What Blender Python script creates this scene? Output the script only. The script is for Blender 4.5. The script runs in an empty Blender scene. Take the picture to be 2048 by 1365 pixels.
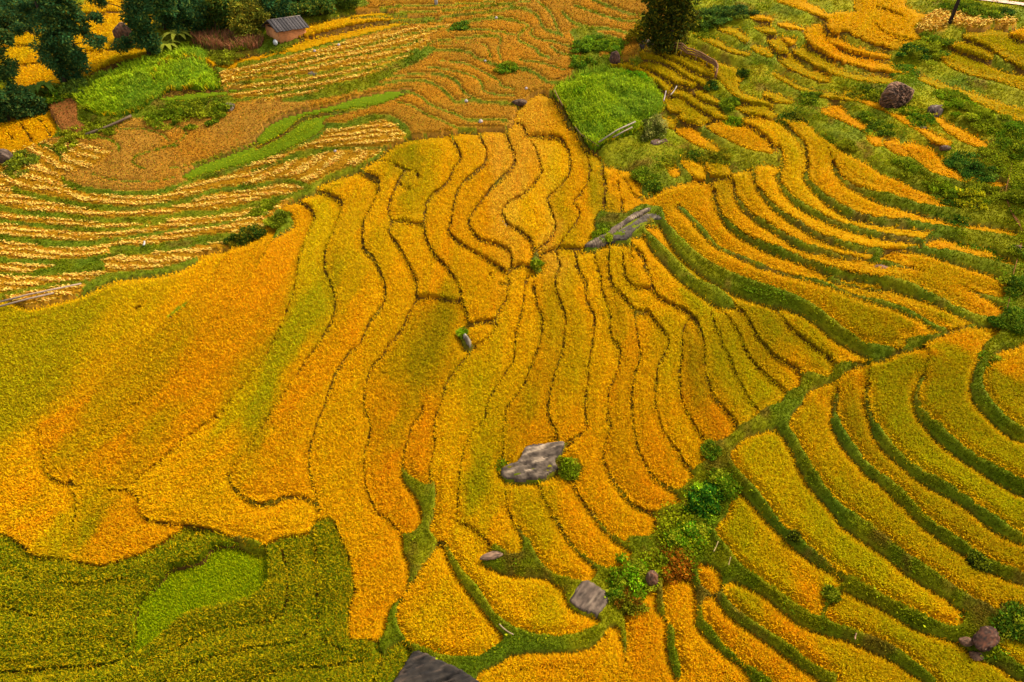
import bpy, bmesh, math, random
import numpy as np
from mathutils import Vector, Matrix
sc = bpy.context.scene
# ---------------------------------------------------------------- camera, world, sun, exposure
CAM_Z, PITCH, FOV = 36.5, math.radians(36.0), math.radians(73.0)
cam_d = bpy.data.cameras.new("camera"); cam = bpy.data.objects.new("camera", cam_d); sc.collection.objects.link(cam)
cam.location = (0, 0, CAM_Z); cam.rotation_euler = (math.pi/2-PITCH, 0, 0)
cam_d.sensor_width = 36; cam_d.lens = 18/math.tan(FOV/2); cam_d.clip_start = 0.5; cam_d.clip_end = 3000
sc.camera = cam
SUN_EL, SUN_AZ = math.radians(50), math.radians(62)          # azimuth from +y towards +x
w = bpy.data.worlds.new("World"); sc.world = w; w.use_nodes = True
nt = w.node_tree; bg = nt.nodes["Background"]; sky = nt.nodes.new("ShaderNodeTexSky"); sky.sky_type = 'NISHITA'
sky.sun_disc = False; sky.sun_elevation = SUN_EL; sky.sun_rotation = SUN_AZ; sky.dust_density = 3.0; sky.ozone_density = 0.6
hs = nt.nodes.new('ShaderNodeHueSaturation'); hs.inputs['Saturation'].default_value = 0.35
nt.links.new(sky.outputs[0], hs.inputs['Color']); nt.links.new(hs.outputs[0], bg.inputs[0]); bg.inputs[1].default_value = 0.12
sd = bpy.data.lights.new("sun", 'SUN'); sun = bpy.data.objects.new("sun", sd); sc.collection.objects.link(sun)
sd.energy = 2.0; sd.angle = math.radians(14); sd.color = (1.0, 0.90, 0.74)
sun.rotation_euler = (math.pi/2-SUN_EL, 0, -SUN_AZ+math.pi)
sc.view_settings.view_transform = 'Standard'; sc.view_settings.look = 'None'
sc.view_settings.exposure = 1.35; sc.view_settings.gamma = 1; sc.view_settings.use_curve_mapping = False
# ---------------------------------------------------------------------------
# FIELD PLAN: outlines of plots (P kind points) and lines of banks / furrows (L width points), drawn in order.
# kinds: 0 grass bank, 1 ripe rice, 2 straw-covered stubble, 3 harvested stubble, 4 tall lush grass, 5 young green rice, 6 bare soil
# ---------------------------------------------------------------------------
PLAN = '''
P3 -20,300 110,275 185,265 260,240 340,233 460,222 455,190 440,170 435,140 412,128 425,115 512,95 560,85 620,55 700,20 740,10 760,-20 1290,-20 1290,95 1190,150 1130,165 1100,180 1050,195 1020,250 850,268 770,290 690,340 600,390 560,412 500,440 470,485 400,500 300,540 180,578 -20,618
P2 -20,300 90,285 150,285 215,300 218,310 180,335 130,345 125,356 135,372 175,384 287,392 362,374 400,357 437,350 512,330 640,305 700,294 767,295 690,345 600,390 560,412 470,488 180,578 -20,618
P2 440,145 512,128 600,105 700,82 800,60 880,48 910,52 860,70 850,95 770,135 710,160 600,190 512,203 460,192
P2 650,260 690,256 757,241 782,243 805,262 808,272 775,290 740,292 680,294 600,302 560,317 512,332 512,324 587,300 640,275
P10 383,78 410,62 450,58 500,60 522,72 520,92 470,102 420,104 400,96
P1 412,125 480,108 560,92 600,65 614,42 700,20 760,18 800,28 870,35 880,42 800,50 720,68 650,85 560,110 480,122 470,133 412,132
P5 360,352 400,325 470,300 505,280 537,245 587,225 662,207 712,190 812,175 815,185 762,207 687,228 650,240 645,260 587,295 512,322 450,340 420,352 385,358
P1 -20,50 70,32 170,0 260,-20 330,-20 300,60 290,115 230,130 180,150 110,172 40,185 20,150 -20,140
P1 -10,235 50,220 95,207 110,240 113,265 98,275 62,290 -20,305
P6 98,205 148,198 155,238 180,255 187,266 150,272 122,262 110,238
P4 152,195 175,162 212,140 250,125 300,117 325,100 362,87 412,92 428,107 412,128 435,145 435,175 350,187 320,200 287,225 225,240 185,232 160,208
P5 320,200 375,187 472,175 472,184 400,199 325,206
L4 320,130 360,131 412,128
L4 312,175 318,150 320,130
L4 0,95 40,88 80,92
L4 30,130 70,125 100,118
L4 180,75 230,70 290,68
L4 170,25 220,22 260,20
L4 170,100 220,98 290,95
L3 10,262 30,280 40,290
L3 38,242 52,262 62,280
L3 68,222 88,248 98,265
L5 512,295 562,270 600,237 637,227 737,215
L4 587,77 637,67 712,50 782,38 870,36
L4 512,122 550,110 637,95 687,80 737,67 824,45 880,42
L5 445,172 512,163 612,152 700,135 780,118 837,100
L5 455,186 512,178 587,170 687,152 787,125 855,102
L6 460,203 512,196 570,186 662,172 720,160
L4 480,147 512,140 600,122 700,100 787,75 887,52
L4 470,158 512,152 617,135 720,112 800,95 845,80
P0 770,137 855,95 862,107 772,157 720,182 720,165
P0 570,196 650,186 712,172 700,184 640,196 575,204
L5 727,175 787,163 837,160 867,168 892,185 912,205 937,200 975,205 1024,207 1035,210
L4 774,155 837,148 874,148 912,162 927,185 950,198
L4 857,135 887,140 937,150 960,163 967,182 987,190 1028,193
L4 882,122 925,125 957,138 997,160 1000,172 1028,180
L4 862,100 932,103 950,115 970,122 990,130 1030,145
L3 882,88 950,86 972,93 980,115
L4 858,90 870,83 912,78 987,72 1002,83 995,100 1002,120
L4 905,60 932,60 987,63 1028,70
L7 895,62 907,56 937,42 987,35 1024,38
L5 880,36 900,32 987,22 1024,15
L4 700,28 787,27 887,22 987,12 1060,4
L4 760,16 787,15 887,12 987,5
L5 805,180 837,190 862,210 912,230 935,242 975,241 1015,243
L4 795,203 825,212 850,228 887,245 917,257 960,257
L6 652,250 687,250 725,237 757,232 782,235 807,250 820,268
L5 505,343 575,320 637,305 687,296 770,296
L9 125,356 135,368 175,380 225,385 287,388 325,383 362,370 400,355 437,348 470,338
L9 25,378 50,388 100,398 150,408 200,416 262,418 325,411 375,401 425,383 512,373 570,361 618,375
L10 -10,414 50,426 125,433 200,441 275,441 330,436 375,428 425,428 475,418 512,408 560,398 612,378 660,355 700,338
L8 -10,440 50,448 125,456 200,460 262,457 332,441
L12 -10,475 50,481 112,488 175,488 212,481
L7 212,481 275,473 350,461 425,451 465,443 540,415
L20 228,500 275,501 350,493 400,481 460,475 480,480
L10 -10,520 50,524 125,526 175,521 235,508
P0 60,556 100,535 150,525 200,520 209,541 150,546 90,553
L6 -10,548 50,550 100,538
L8 -10,593 50,581 100,571 172,563
P0 390,513 325,533 250,543 212,548 172,566 170,582 235,560 340,543 385,528 410,500
L6 185,272 212,277 235,290 238,302
L6 77,287 100,295 118,308 120,320
L3 235,256 287,257 325,270 335,280
L3 265,325 275,312 325,297 360,290
L3 265,325 290,338 360,335 440,310 512,285
L3 180,346 225,361 300,366 350,356
L3 295,245 350,250 372,268 345,290 325,297
L5 1020,15 1049,18 1074,32 1089,57 1124,70
L5 1020,38 1056,50 1039,68 1037,80 1069,97 1081,110 1099,115
L4 1066,55 1061,68 1079,78 1111,83 1140,92
L5 1101,93 1119,105 1165,116
L4 1040,122 1086,128 1130,142
L6 1020,135 1056,140 1079,153 1099,165 1140,168
L7 1124,25 1144,45 1179,57 1224,60 1272,72
L5 1150,12 1164,17 1211,32 1249,40 1290,42
L4 1175,-5 1224,15 1261,28 1295,33
L4 1074,4 1099,25 1111,50 1120,70
P0 1140,62 1165,58 1205,68 1240,80 1245,100 1230,125 1190,145 1160,155 1140,150 1165,120 1155,90
P3 1199,97 1216,97 1216,114 1200,114
P4 1107,185 1120,165 1150,150 1190,140 1240,130 1290,145 1325,170 1335,190 1330,215 1310,240 1270,270 1205,295 1185,300 1160,275 1140,245 1125,215
P1 -20,628 60,612 100,602 175,583 235,560 337,544 390,520 400,505 475,490 512,471 530,449 550,448 549,462 538,486 560,468 583,452 585,438 575,425 557,413 594,396 630,383 634,371 662,356 702,342 724,332 757,310 770,296 812,273 862,268 912,261 962,256 1012,254 1026,240 1032,215 1054,192 1079,180 1101,185 1109,197 1124,225 1134,250 1149,268 1171,295 1204,307 1214,322 1244,330 1274,335 1281,353 1289,386 1326,370 1374,356 1400,360 1330,405 1322,412 1305,410 1279,408 1245,428 1205,424 1192,430 1190,445 1195,465 1180,480 1165,493 1195,490 1209,477 1224,476 1256,481 1264,490 1266,461 1289,459 1296,441 1324,436 1334,466 1356,501 1394,536 1449,571 1499,590 1536,600 1560,603 1600,616 1640,643 1676,676 1740,707 1743,716 1700,720 1671,732 1656,749 1608,749 1601,772 1571,787 1563,804 1536,814 1499,842 1474,857 1449,879 1416,892 1419,912 1406,927 1386,939 1389,954 1369,974 1356,989 1366,1004 1330,1015 1312,1035 1314,1061 1286,1076 1255,1074 1266,1101 1249,1131 1224,1141 1200,1135 1184,1161 1164,1161 1106,1144 1074,1111 1061,1081 1044,1066 1046,1096 1024,1109 997,1091 985,1085 982,1099 962,1119 987,1134 1024,1144 1074,1146 1124,1171 1136,1204 1159,1224 1194,1231 1199,1244 1164,1261 1119,1269 1069,1264 1024,1249 987,1219 962,1179 924,1136 892,1081 872,1076 859,1056 866,1023 869,982 867,960 844,1041 822,1066 807,1066 807,1099 819,1131 807,1179 780,1215 772,1249 757,1276 702,1274 640,1200 560,1100 425,1059 375,1046 350,1059 325,1079 290,1101 250,1116 195,1129 135,1116 70,1109 37,1084 -20,1055
P1 872,1084 844,1129 820,1165 800,1199 792,1231 804,1264 824,1281 874,1304 949,1311 982,1294 1007,1271 984,1241 957,1204 922,1159 897,1114 887,1084
P7 -20,1055 0,1064 37,1084 70,1109 135,1116 195,1129 250,1116 290,1101 325,1079 350,1059 375,1046 425,1059 462,1074 512,1096 532,1084 560,1072 614,1062 632,1039 667,1039 687,1086 702,1129 707,1179 697,1214 697,1264 702,1277 757,1280 757,1334 747,1349 735,1385 -20,1385
P7 772,1294 794,1279 824,1291 812,1319 792,1349 780,1375 735,1375 757,1334
L3 -20,1057 0,1064 37,1084 70,1109 135,1116 195,1129 250,1116 290,1101 325,1079 350,1059
P8 425,1088 470,1081 512,1096 532,1089 534,1144 524,1174 512,1184 475,1199 400,1214 362,1229 337,1249 300,1279 265,1299 268,1260 270,1209 287,1184 315,1156 342,1129 387,1121 410,1105
L4 300,1040 325,1042 375,1045 425,1057 462,1073 512,1095 532,1086 560,1073 614,1063 632,1039
L4 632,1039 627,1062 632,1150 632,1239 612,1264 587,1284 512,1292 460,1304 400,1319 350,1346 300,1380
L4 667,1039 687,1086 702,1129 707,1179 697,1214 697,1264 700,1277
L3 700,1277 757,1279
L4 -20,1340 60,1334 125,1329 212,1324 250,1309 267,1297
L3 582,394 602,401 622,416 628,433 622,451 604,491 597,511 594,536 587,571 574,611 559,651 537,694 520,722 482,769
L3 482,769 440,820 400,850 350,890 310,925 280,950 255,972 240,977
L4 634,378 662,388 682,401 679,426 667,456 654,483 648,511 648,536 659,561 668,586 669,613 662,636 647,663 637,682 612,714 592,745
L2 592,745 560,790 520,850 490,890 465,930 457,950
L5 722,334 729,343 752,353 757,373 749,393 737,416 727,436 724,461 727,491 747,513 759,538 769,566 769,591 757,616 737,641 720,680 697,702 672,737 662,764 652,792 644,817 632,842 622,877 617,907 619,942 627,977 636,1012 634,1040
L4 812,335 800,352 790,372 777,406 777,426 782,441 777,461 792,481 807,506 822,536 832,561 832,591 819,616 807,646 790,670 774,690 762,710 742,730 732,762 727,792 729,817 739,842 737,872 729,897 727,937 732,970 744,1002 755,1023 772,1032 790,1052 808,1070
L3 782,437 802,436 822,441 849,440
L3 757,315 782,322 807,335 830,340 838,352
L3 800,365 812,372 826,368
L4 905,262 905,273 917,295 920,315 908,330 897,356 880,373 862,386 852,406 849,436 849,461 857,483 867,503 887,523 904,546 917,566 922,591 932,616 936,646
L2 832,590 870,590 905,596 924,594
L4 959,256 962,270 972,295 970,320 950,340 934,353 917,373 909,398 904,421 902,441 897,458 912,476 937,491 962,506 987,521 1000,530 1012,540
L4 1014,254 1014,265 1022,290 1030,310 1024,332 1007,348 987,368 967,391 947,418 937,441 947,461 962,476 992,483 1012,493 1022,506 1022,530 1014,545 1019,558 1014,576 1012,598 1000,611 994,633
L3 1019,561 992,558 982,548 981,538
L4 937,646 962,640 994,634
L3 1030,236 1045,250 1052,262 1051,268 1066,285 1076,307 1084,341
L2 1084,341 1064,368 1041,388 1024,396 1004,412
L4 1002,412 1012,441 1024,448 1044,461 1059,473 1066,491 1072,500
L3 1085,268 1116,270 1134,290 1141,315 1139,341 1131,356 1111,376 1096,391 1101,413 1109,436 1111,451 1105,465 1095,480 1078,494
L3 1171,295 1180,325 1179,341 1174,363 1159,386 1146,401 1159,418 1156,436 1136,463 1119,488
L5 1204,307 1206,341 1211,366 1209,391 1209,413
L4 1209,413 1195,425
L4 1236,360 1239,386 1244,401 1242,428
L4 1236,335 1249,353 1259,366 1266,383 1286,391
L3 1290,392 1330,372 1374,358
L3 1072,505 1119,490 1160,494
P0 1071,500 1078,505 1082,520 1084,538 1070,535 1064,520
L3 1066,540 1057,545 1049,566 1047,598 1039,636 1032,663 1030,690 1026,720 1007,745 994,767 982,785 972,810 969,835 942,865 932,882 924,912 919,947 917,982 914,1017 914,1039 925,1044 950,1057 975,1079 985,1092
L4 937,646 925,655 928,675 940,690 937,704 917,727 892,764 882,802 870,832 867,862 869,890 864,907 859,935 862,960
L3 940,688 965,680 985,660 994,636
L4 847,802 842,822 824,847 814,877 807,902 804,930
P0 804,932 824,952 857,967 867,955 870,982 868,1023 858,1056 872,1078 860,1105 840,1130 806,1190 790,1225 792,1262 800,1275 770,1292 756,1290 770,1262 775,1245 785,1215 808,1182 822,1131 812,1099 806,1072 822,1068 844,1041 844,1023 834,992 809,960
L3 1077,534 1068,560 1071,586 1076,611 1084,628 1084,653 1079,682 1066,720 1056,745 1040,775 1014,812 1007,852 1007,890 1003,930 1012,960
L4 1113,492 1119,526 1111,553 1114,581 1124,606 1131,631 1129,661 1127,690 1119,717 1106,752 1099,787 1096,812 1101,837 1111,857 1116,890
L5 1151,500 1156,531 1169,553 1174,568 1171,591 1181,611 1189,628 1189,653 1185,682 1179,712 1176,757 1171,797 1171,832 1174,854 1150,872 1125,888
L4 1192,482 1191,511 1201,548 1204,576 1214,601 1221,628 1221,653 1226,676 1236,684 1241,704 1234,740 1221,770 1216,795 1216,827 1221,852 1209,887 1209,920 1219,942
L6 1219,942 1231,962 1249,985 1264,1002 1289,1017 1330,1025
L4 1219,472 1219,541 1229,571 1244,583 1261,606 1270,618 1271,640 1274,653 1277,676 1281,712 1271,737 1266,767 1264,807 1266,832 1271,857 1276,890 1286,915
L6 1286,915 1299,937 1319,960 1360,984
L3 1246,474 1246,503 1249,541 1256,558 1271,571 1300,570
L4 1270,618 1296,616 1311,636 1326,656 1339,676 1331,702 1316,732 1314,765 1311,800 1319,832 1329,860
L5 1329,860 1344,882 1359,900 1364,915 1388,945
L5 1268,482 1289,510 1291,531 1301,548 1304,566 1316,588 1336,601 1361,611 1381,623 1394,636 1404,661 1410,690 1411,732 1419,762 1429,790 1449,812 1466,832 1478,852
L3 1381,622 1365,665 1366,700 1361,732 1361,765 1364,792 1371,812 1384,837 1396,857 1418,888
L3 1420,592 1430,645 1440,660 1446,682 1461,714 1474,747 1489,775 1499,797 1528,832
L3 1447,604 1455,625 1475,655 1489,687 1499,707 1514,727 1536,747 1551,762 1590,792
L4 1469,601 1486,616 1499,636 1509,656 1520,675 1536,694 1551,709 1573,722 1596,734 1613,752
L4 1558,600 1558,606 1568,628 1586,653 1606,671 1623,684 1636,694 1653,707 1668,720 1675,735
P0 1289,458 1298,458 1320,482 1345,505 1368,530 1395,556 1430,568 1455,586 1472,606 1450,606 1424,596 1386,571 1361,553 1336,526 1309,496
L5 1296,442 1318,443
L4 1262,474 1262,500 1268,512
L4 1081,944 1084,982 1096,1007 1112,1034
L7 1109,1029 1124,1054 1141,1081 1164,1106 1186,1124 1210,1143
L5 1149,925 1151,970 1164,995 1184,1023
L8 1184,1020 1199,1041 1214,1059 1231,1074 1275,1102
L4 1010,955 1012,995 1018,1020 1029,1044 1038,1056
L9 1036,1052 1052,1080 1068,1110
P0 1119,917 1135,915 1150,930 1156,948 1148,950 1130,938 1115,935
P0 995,1112 1046,1105 1062,1100 1090,1140 1070,1148 1020,1142 985,1132 965,1120
P1 1326,372 1374,356 1400,357 1449,351 1461,341 1500,325 1540,316 1562,322 1556,300 1536,268 1500,250 1489,240 1490,229 1514,228 1540,235 1563,226 1585,221 1610,226 1625,242 1640,257 1665,265 1680,285 1705,300 1735,312 1756,328 1773,341 1800,346 1821,360 1850,373 1898,386 1900,392 1935,408 1941,414 1900,418 1861,412 1861,424 1925,437 1990,445 2036,456 2032,470 1960,460 1890,455 1868,462 1862,472 1846,478 1843,490 1780,495 1768,512 1740,690 1700,668 1676,650 1640,620 1600,594 1536,572 1449,540 1394,506 1354,466 1330,435 1326,415 1322,400
L9 1556,341 1566,371 1591,398 1636,423 1666,438 1711,451 1761,463 1786,468 1850,478
L6 1558,288 1567,312 1566,330 1556,345
L7 1571,240 1594,265 1611,287 1618,325 1612,341
L10 1612,341 1616,356 1641,383 1676,408 1711,426 1761,436 1811,441 1861,449 1960,466
L9 1668,320 1676,341 1691,358 1726,376 1761,388
L14 1761,388 1811,403 1861,418 1911,426
L7 1511,325 1511,341 1514,366 1536,394 1556,416 1598,441
L9 1598,441 1636,466 1676,478 1711,488 1761,496 1836,491
L7 1469,358 1471,383 1486,408 1511,433
L9 1511,433 1536,445 1573,468 1611,488 1648,496 1686,506 1748,516 1776,521
L7 1429,373 1434,403 1449,433 1474,458
L9 1474,458 1499,473 1536,487 1573,501 1623,518 1673,536 1723,546 1773,556
L9 1356,408 1379,428 1411,461 1434,488 1474,506 1536,531
L8 1536,531 1586,546 1636,553 1686,571 1723,586 1786,601
L12 1322,430 1332,450 1354,480 1394,518 1449,553 1499,573 1536,586
L13 1536,586 1560,594 1600,604 1640,631 1676,661 1711,684 1745,705
P0 1776,500 1830,560 1780,640 1760,600 1770,540
P1 1846,472 1886,466 1936,481 1981,488 1998,501 2031,521 2026,530 1986,520 1911,499 1856,488
P1 1768,497 1846,496 1911,516 1986,541 2021,566 2011,593 1961,580 1886,552 1836,530 1780,513
P1 1700,512 1776,524 1850,538 1900,558 1960,588 2005,612 2008,625 1985,634 1940,622 1880,592 1830,569 1776,552 1720,538
P1 1680,542 1761,559 1811,577 1886,604 1936,630 1958,646 1890,652 1830,617 1786,598 1723,580 1660,555
P1 1586,552 1636,560 1686,577 1723,592 1786,608 1823,625 1881,656 1873,664 1806,678 1815,682 1796,694 1745,691 1721,682 1676,650 1640,618 1610,600 1560,570
L6 1660,546 1723,562 1773,572
L10 1773,560 1823,574 1873,596 1911,614 1961,640
L8 1723,586 1786,601 1823,618 1873,651 1890,657
P1 1743,719 1786,704 1848,682 1900,660 1950,648 1990,648 2007,652 2000,664 1972,682 1971,707 1958,720 1950,745 1950,785 1965,812 2005,848 2070,885 2070,1190 2048,1200 2005,1180 2000,1230 1985,1215 1950,1200 1924,1249 1900,1250 1850,1230 1800,1205 1750,1180 1700,1150 1661,1125 1623,1095 1586,1065 1561,1042 1536,1007 1504,970 1474,940 1461,907 1471,887 1499,862 1536,852 1558,847 1578,844 1586,824 1606,799 1618,777 1646,762 1683,747 1698,732
P1 1996,697 2030,690 2070,688 2070,868 2040,850 2010,830 1985,800 1972,780 1967,757 1975,727
L10 1851,747 1841,764 1834,792 1844,822 1866,847
L17 1866,847 1899,879 1936,907 1986,939 2070,985
L8 1738,767 1734,792 1741,822 1754,857
L15 1754,857 1776,887 1801,912 1836,942 1886,969 1924,992 1961,1020 2011,1056 2070,1086
L9 1678,777 1671,807 1671,837
L15 1671,837 1686,870 1711,902 1736,932 1776,962 1811,995 1848,1035 1886,1064 1936,1096 1961,1116 1998,1134 2070,1165
L18 1568,850 1588,880 1603,910 1622,945 1648,982 1680,1018
L26 1690,1030 1711,1044 1761,1080 1798,1110 1836,1137 1886,1170 1924,1197 1961,1220 1985,1240
L14 1950,765 1958,790 1980,817 2011,846 2070,880
P1 1466,977 1480,975 1510,1005 1536,1033 1560,1058 1580,1080 1615,1108 1650,1132 1681,1146 1693,1164 1665,1190 1651,1221 1633,1229 1606,1216 1573,1192 1536,1166 1511,1148 1481,1128 1461,1098 1434,1070 1434,1052 1455,1025 1462,1000
P1 1686,1172 1716,1187 1766,1209 1798,1231 1861,1262 1916,1277 1936,1292 1961,1312 1998,1324 2025,1345 2060,1370 1890,1370 1873,1353 1836,1326 1798,1296 1748,1273 1711,1258 1653,1238 1656,1214 1670,1198
P1 1983,1264 2048,1268 2070,1270 2070,1340 2045,1331 1998,1301 1986,1282
P1 2005,1180 2048,1165 2070,1168 2070,1225 2048,1226 2010,1205
P1 1449,1174 1461,1159 1486,1164 1524,1181 1536,1188 1573,1221 1598,1241 1651,1262 1706,1277 1748,1296 1786,1314 1823,1339 1855,1370 1685,1375 1678,1346 1656,1341 1618,1321 1586,1293 1536,1259 1474,1216 1449,1186
P1 1409,1194 1424,1187 1434,1189 1449,1214 1486,1246 1536,1279 1573,1306 1606,1331 1636,1349 1655,1375 1570,1375 1536,1354 1494,1324 1454,1291 1429,1261 1406,1231
P1 1394,1129 1414,1124 1436,1131 1446,1151 1444,1174 1424,1181 1406,1171 1399,1154
P1 1326,1154 1349,1151 1384,1156 1394,1184 1396,1224 1391,1244 1404,1256 1424,1279 1449,1304 1486,1329 1499,1349 1505,1375 1372,1375 1364,1336 1351,1286 1349,1254 1331,1221
P1 1314,1179 1316,1219 1334,1239 1336,1289 1341,1319 1351,1349 1356,1375 1278,1375 1274,1344 1254,1316 1256,1289 1251,1249 1249,1224 1269,1204 1299,1181
P1 1219,1249 1239,1251 1244,1274 1249,1311 1270,1345 1270,1375 955,1375 952,1356 962,1339 999,1321 1024,1304 1074,1299 1124,1299 1169,1294 1199,1276
L3 985,1350 1024,1341 1049,1334 1099,1329 1136,1339 1164,1359 1170,1375
P1 1611,50 1622,40 1648,39 1652,60 1658,80 1680,100 1720,112 1760,118 1800,122 1825,129 1828,137 1800,142 1750,134 1700,122 1660,112 1630,95 1615,70
P1 1660,65 1686,68 1700,80 1736,95 1776,103 1776,112 1736,108 1698,100 1671,83 1659,72
P1 1545,-20 1600,0 1640,8 1658,18 1680,13 1710,18 1728,32 1716,12 1715,-20 1790,-20 1815,5 1850,18 1854,26 1840,36 1825,45 1825,50 1862,67 1863,75 1850,80 1848,88 1841,103 1822,100 1773,92 1731,78 1706,68 1696,60 1680,62 1661,60 1656,48 1661,35 1648,28 1611,20 1586,12 1550,0
L5 1752,48 1768,64 1798,76 1850,83
L5 1755,10 1790,20 1806,27
P1 1558,37 1581,37 1608,52 1586,53 1566,47
P1 1566,65 1593,70 1583,90
P1 1489,20 1504,17 1544,28 1540,40 1510,35
P9 1588,92 1611,85 1623,100 1656,120 1696,138 1741,145 1781,152 1781,158 1741,157 1690,150 1650,135 1610,112
P9 1556,105 1581,100 1598,120 1623,140 1656,150 1656,160 1636,157 1606,145 1581,130
P9 1548,138 1573,145 1598,165 1636,175 1686,180 1723,185 1721,195 1673,190 1623,182 1586,165
P9 1536,175 1561,182 1586,195 1573,200 1536,193
P9 1536,57 1556,60 1568,85 1573,102 1556,100 1543,75
P9 1344,87 1381,85 1394,97 1436,112 1474,127 1486,145 1474,162 1486,185 1536,197 1540,210 1486,197 1456,175 1436,150 1424,135 1399,115 1349,97
P9 1316,92 1336,92 1351,107 1386,115 1411,132 1426,152 1414,150 1386,140 1349,115 1324,110
P9 1284,97 1311,100 1331,115 1356,125 1386,147 1419,160 1416,170 1386,162 1356,138 1319,118 1286,107
P9 1286,120 1306,120 1344,135 1359,150 1386,165 1394,172 1374,172 1336,154 1311,141 1289,128
P9 1226,122 1261,122 1274,132 1303,142 1324,157 1346,175 1341,182 1324,175 1306,153 1284,140 1261,132 1236,132
P9 1349,175 1371,174 1399,195 1429,210 1449,220 1454,235 1424,230 1394,207 1369,190 1349,183
P9 1336,192 1361,193 1376,205 1394,220 1421,237 1414,247 1394,247 1361,237 1366,222 1339,215
P9 1394,177 1411,177 1429,190 1441,200 1419,200 1394,185
P9 1329,232 1351,232 1349,250 1331,247
P1 1354,252 1381,249 1399,260 1424,277 1441,290 1424,295 1386,282 1366,267
P1 1412,245 1450,240 1480,241 1510,255 1540,285 1546,299 1500,292 1459,277 1424,256
P9 1474,207 1499,210 1540,213 1550,224 1499,222 1481,215
P9 1439,50 1474,47 1486,60 1496,77 1486,80 1461,60
P9 1391,57 1419,60 1444,75 1459,92 1496,100 1494,104 1464,101 1429,86 1404,70
P9 1506,82 1524,82 1540,97 1540,112 1519,100
P9 1514,47 1540,48 1550,62 1530,58
P1 1326,318 1346,316 1362,341 1345,352 1335,335
P1 1364,310 1386,307 1405,322 1410,345 1395,350 1375,335
P1 1414,318 1440,312 1458,325 1455,344 1425,346
P1 1646,220 1656,204 1686,205 1696,220 1731,240 1761,267 1768,277 1756,290 1741,280 1733,257 1711,247 1676,232
P1 1726,192 1753,189 1773,205 1798,212 1836,232 1861,252 1898,275 1896,287 1873,282 1848,260 1811,242 1776,217 1736,202
P1 1773,275 1798,265 1801,280 1818,292 1821,305 1798,305 1776,285
P1 1813,277 1831,271 1848,280 1883,302 1886,322 1923,335 1936,341 2006,358 2001,368 1948,366 1906,353 1866,341 1848,325 1823,300
P1 1858,225 1886,222 1906,240 1936,252 1981,285 1973,292 1936,282 1898,257 1881,237
P9 1841,145 1861,150 1898,165 1961,180 2011,200 2070,218 2070,250 2011,225 1961,200 1923,182 1886,170 1848,155
P9 1883,100 1911,95 1948,107 1998,130 2070,155 2070,182 2011,162 1961,150 1911,135 1891,117
P9 1903,77 1936,77 1961,92 1983,110 1973,115 1936,100 1908,85
P9 1936,60 2011,55 2070,82 2070,138 2011,115 1973,87 1941,70
P1 2030,50 2070,40 2070,80 2028,72
P2 1836,50 1866,20 1898,22 1896,45 1890,60 1861,65 1836,60
P2 1903,25 1936,27 1986,37 1966,55 1906,50
P2 1991,42 2006,30 2036,40 2023,52 1991,50
L5 85,905 88,935 107,955 132,965 142,960 147,985 148,1024 142,1060 137,1118
L4 215,977 240,977 265,982 275,1000 282,1023 300,1040
L6 455,945 462,965 480,985 512,1003 535,1002 570,990 600,988 620,997 636,1008
P5 380,598 365,616 333,640 345,620
P5 265,612 283,607 270,616
L4 770,1290 757,1334 740,1375
P0 999,940 1022,930 1040,922 1052,897 1075,889 1124,885 1130,892 1121,912 1117,934 1089,954 1054,959 1012,957
P0 1165,494 1240,445 1262,432 1300,415 1324,430 1318,438 1294,440 1284,462 1262,468 1250,478 1224,476 1205,478 1190,492
P0 925,655 945,690 930,695 920,665
L5 1765,492 1752,505 1742,518
L6 1872,458 1843,482
L5 1888,662 1950,643 2008,640
L8 1692,1164 1668,1185 1655,1200 1648,1226
C 1356,408 1335,372
C 1429,373 1425,345
C 1469,358 1462,330
C 1511,325 1508,312
C 1558,288 1545,258
C 1571,240 1560,220
C 1668,320 1648,255
C 1598,441 1611,447
C 1851,747 1862,700 1850,672
C 1738,767 1746,712
C 1678,777 1684,742
C 334,638 260,700 200,760 120,820 55,860 -20,905
C 482,769 482,760
C 378,600 430,540 465,478
C 240,977 232,977
C 1434,488 1440,489
C 980,115 985,128
C 1002,118 1003,132
C 640,238 652,252
C 712,188 700,172
C 815,183 806,182
C 860,92 850,96
C 1179,341 1171,290
C 1085,268 1052,268
C 934,353 940,350
C 812,335 830,300 850,285
C 1209,413 1200,430
C 1070,1348 1070,1350
C 1250,1311 1240,1385
C 1848,490 1836,491
C 1050,132 1034,145
C 1140,92 1165,90
C 1165,116 1160,150
C 1120,70 1150,62
C 1290,42 1300,70
C 1295,33 1330,30
C 1060,4 1075,-5
C 887,52 912,50
C 670,95 690,82
C 1361,765 1361,732
C 1900,1250 1924,1249
C 235,508 232,480
C 540,415 560,398
C 618,375 660,358
C 1410,247 1440,235 1490,240
C 1546,297 1560,300
C 1658,60 1662,75
C 1710,18 1712,12
C 1656,48 1700,36 1752,48
C 1072,500 1078,492
C 1022,530 1066,525
C 1062,541 1076,536
C 1300,570 1306,568
L3 1415,880 1424,898
C 1268,484 1261,472
L3 1478,850 1486,866
C 1151,502 1150,480
C 85,905 78,845
C 142,960 165,905 230,830 330,760 430,640 520,520 545,470
C 25,378 -20,372
C 618,375 655,358
C 470,338 508,342
C 1880,650 1900,670
C 1030,236 1028,246
C 994,632 985,640
C 1330,372 1356,406
C 1240,428 1245,420
C 380,1046 372,1050 365,1055
C 1764,494 1764,520
C 1158,494 1172,486
L4 1860,2 1900,16 1990,34
L4 -20,1120 40,1150 120,1165 200,1160 262,1150
L4 -20,1200 60,1225 130,1235 200,1228 262,1222
L4 330,1105 375,1075 402,1062
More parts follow.
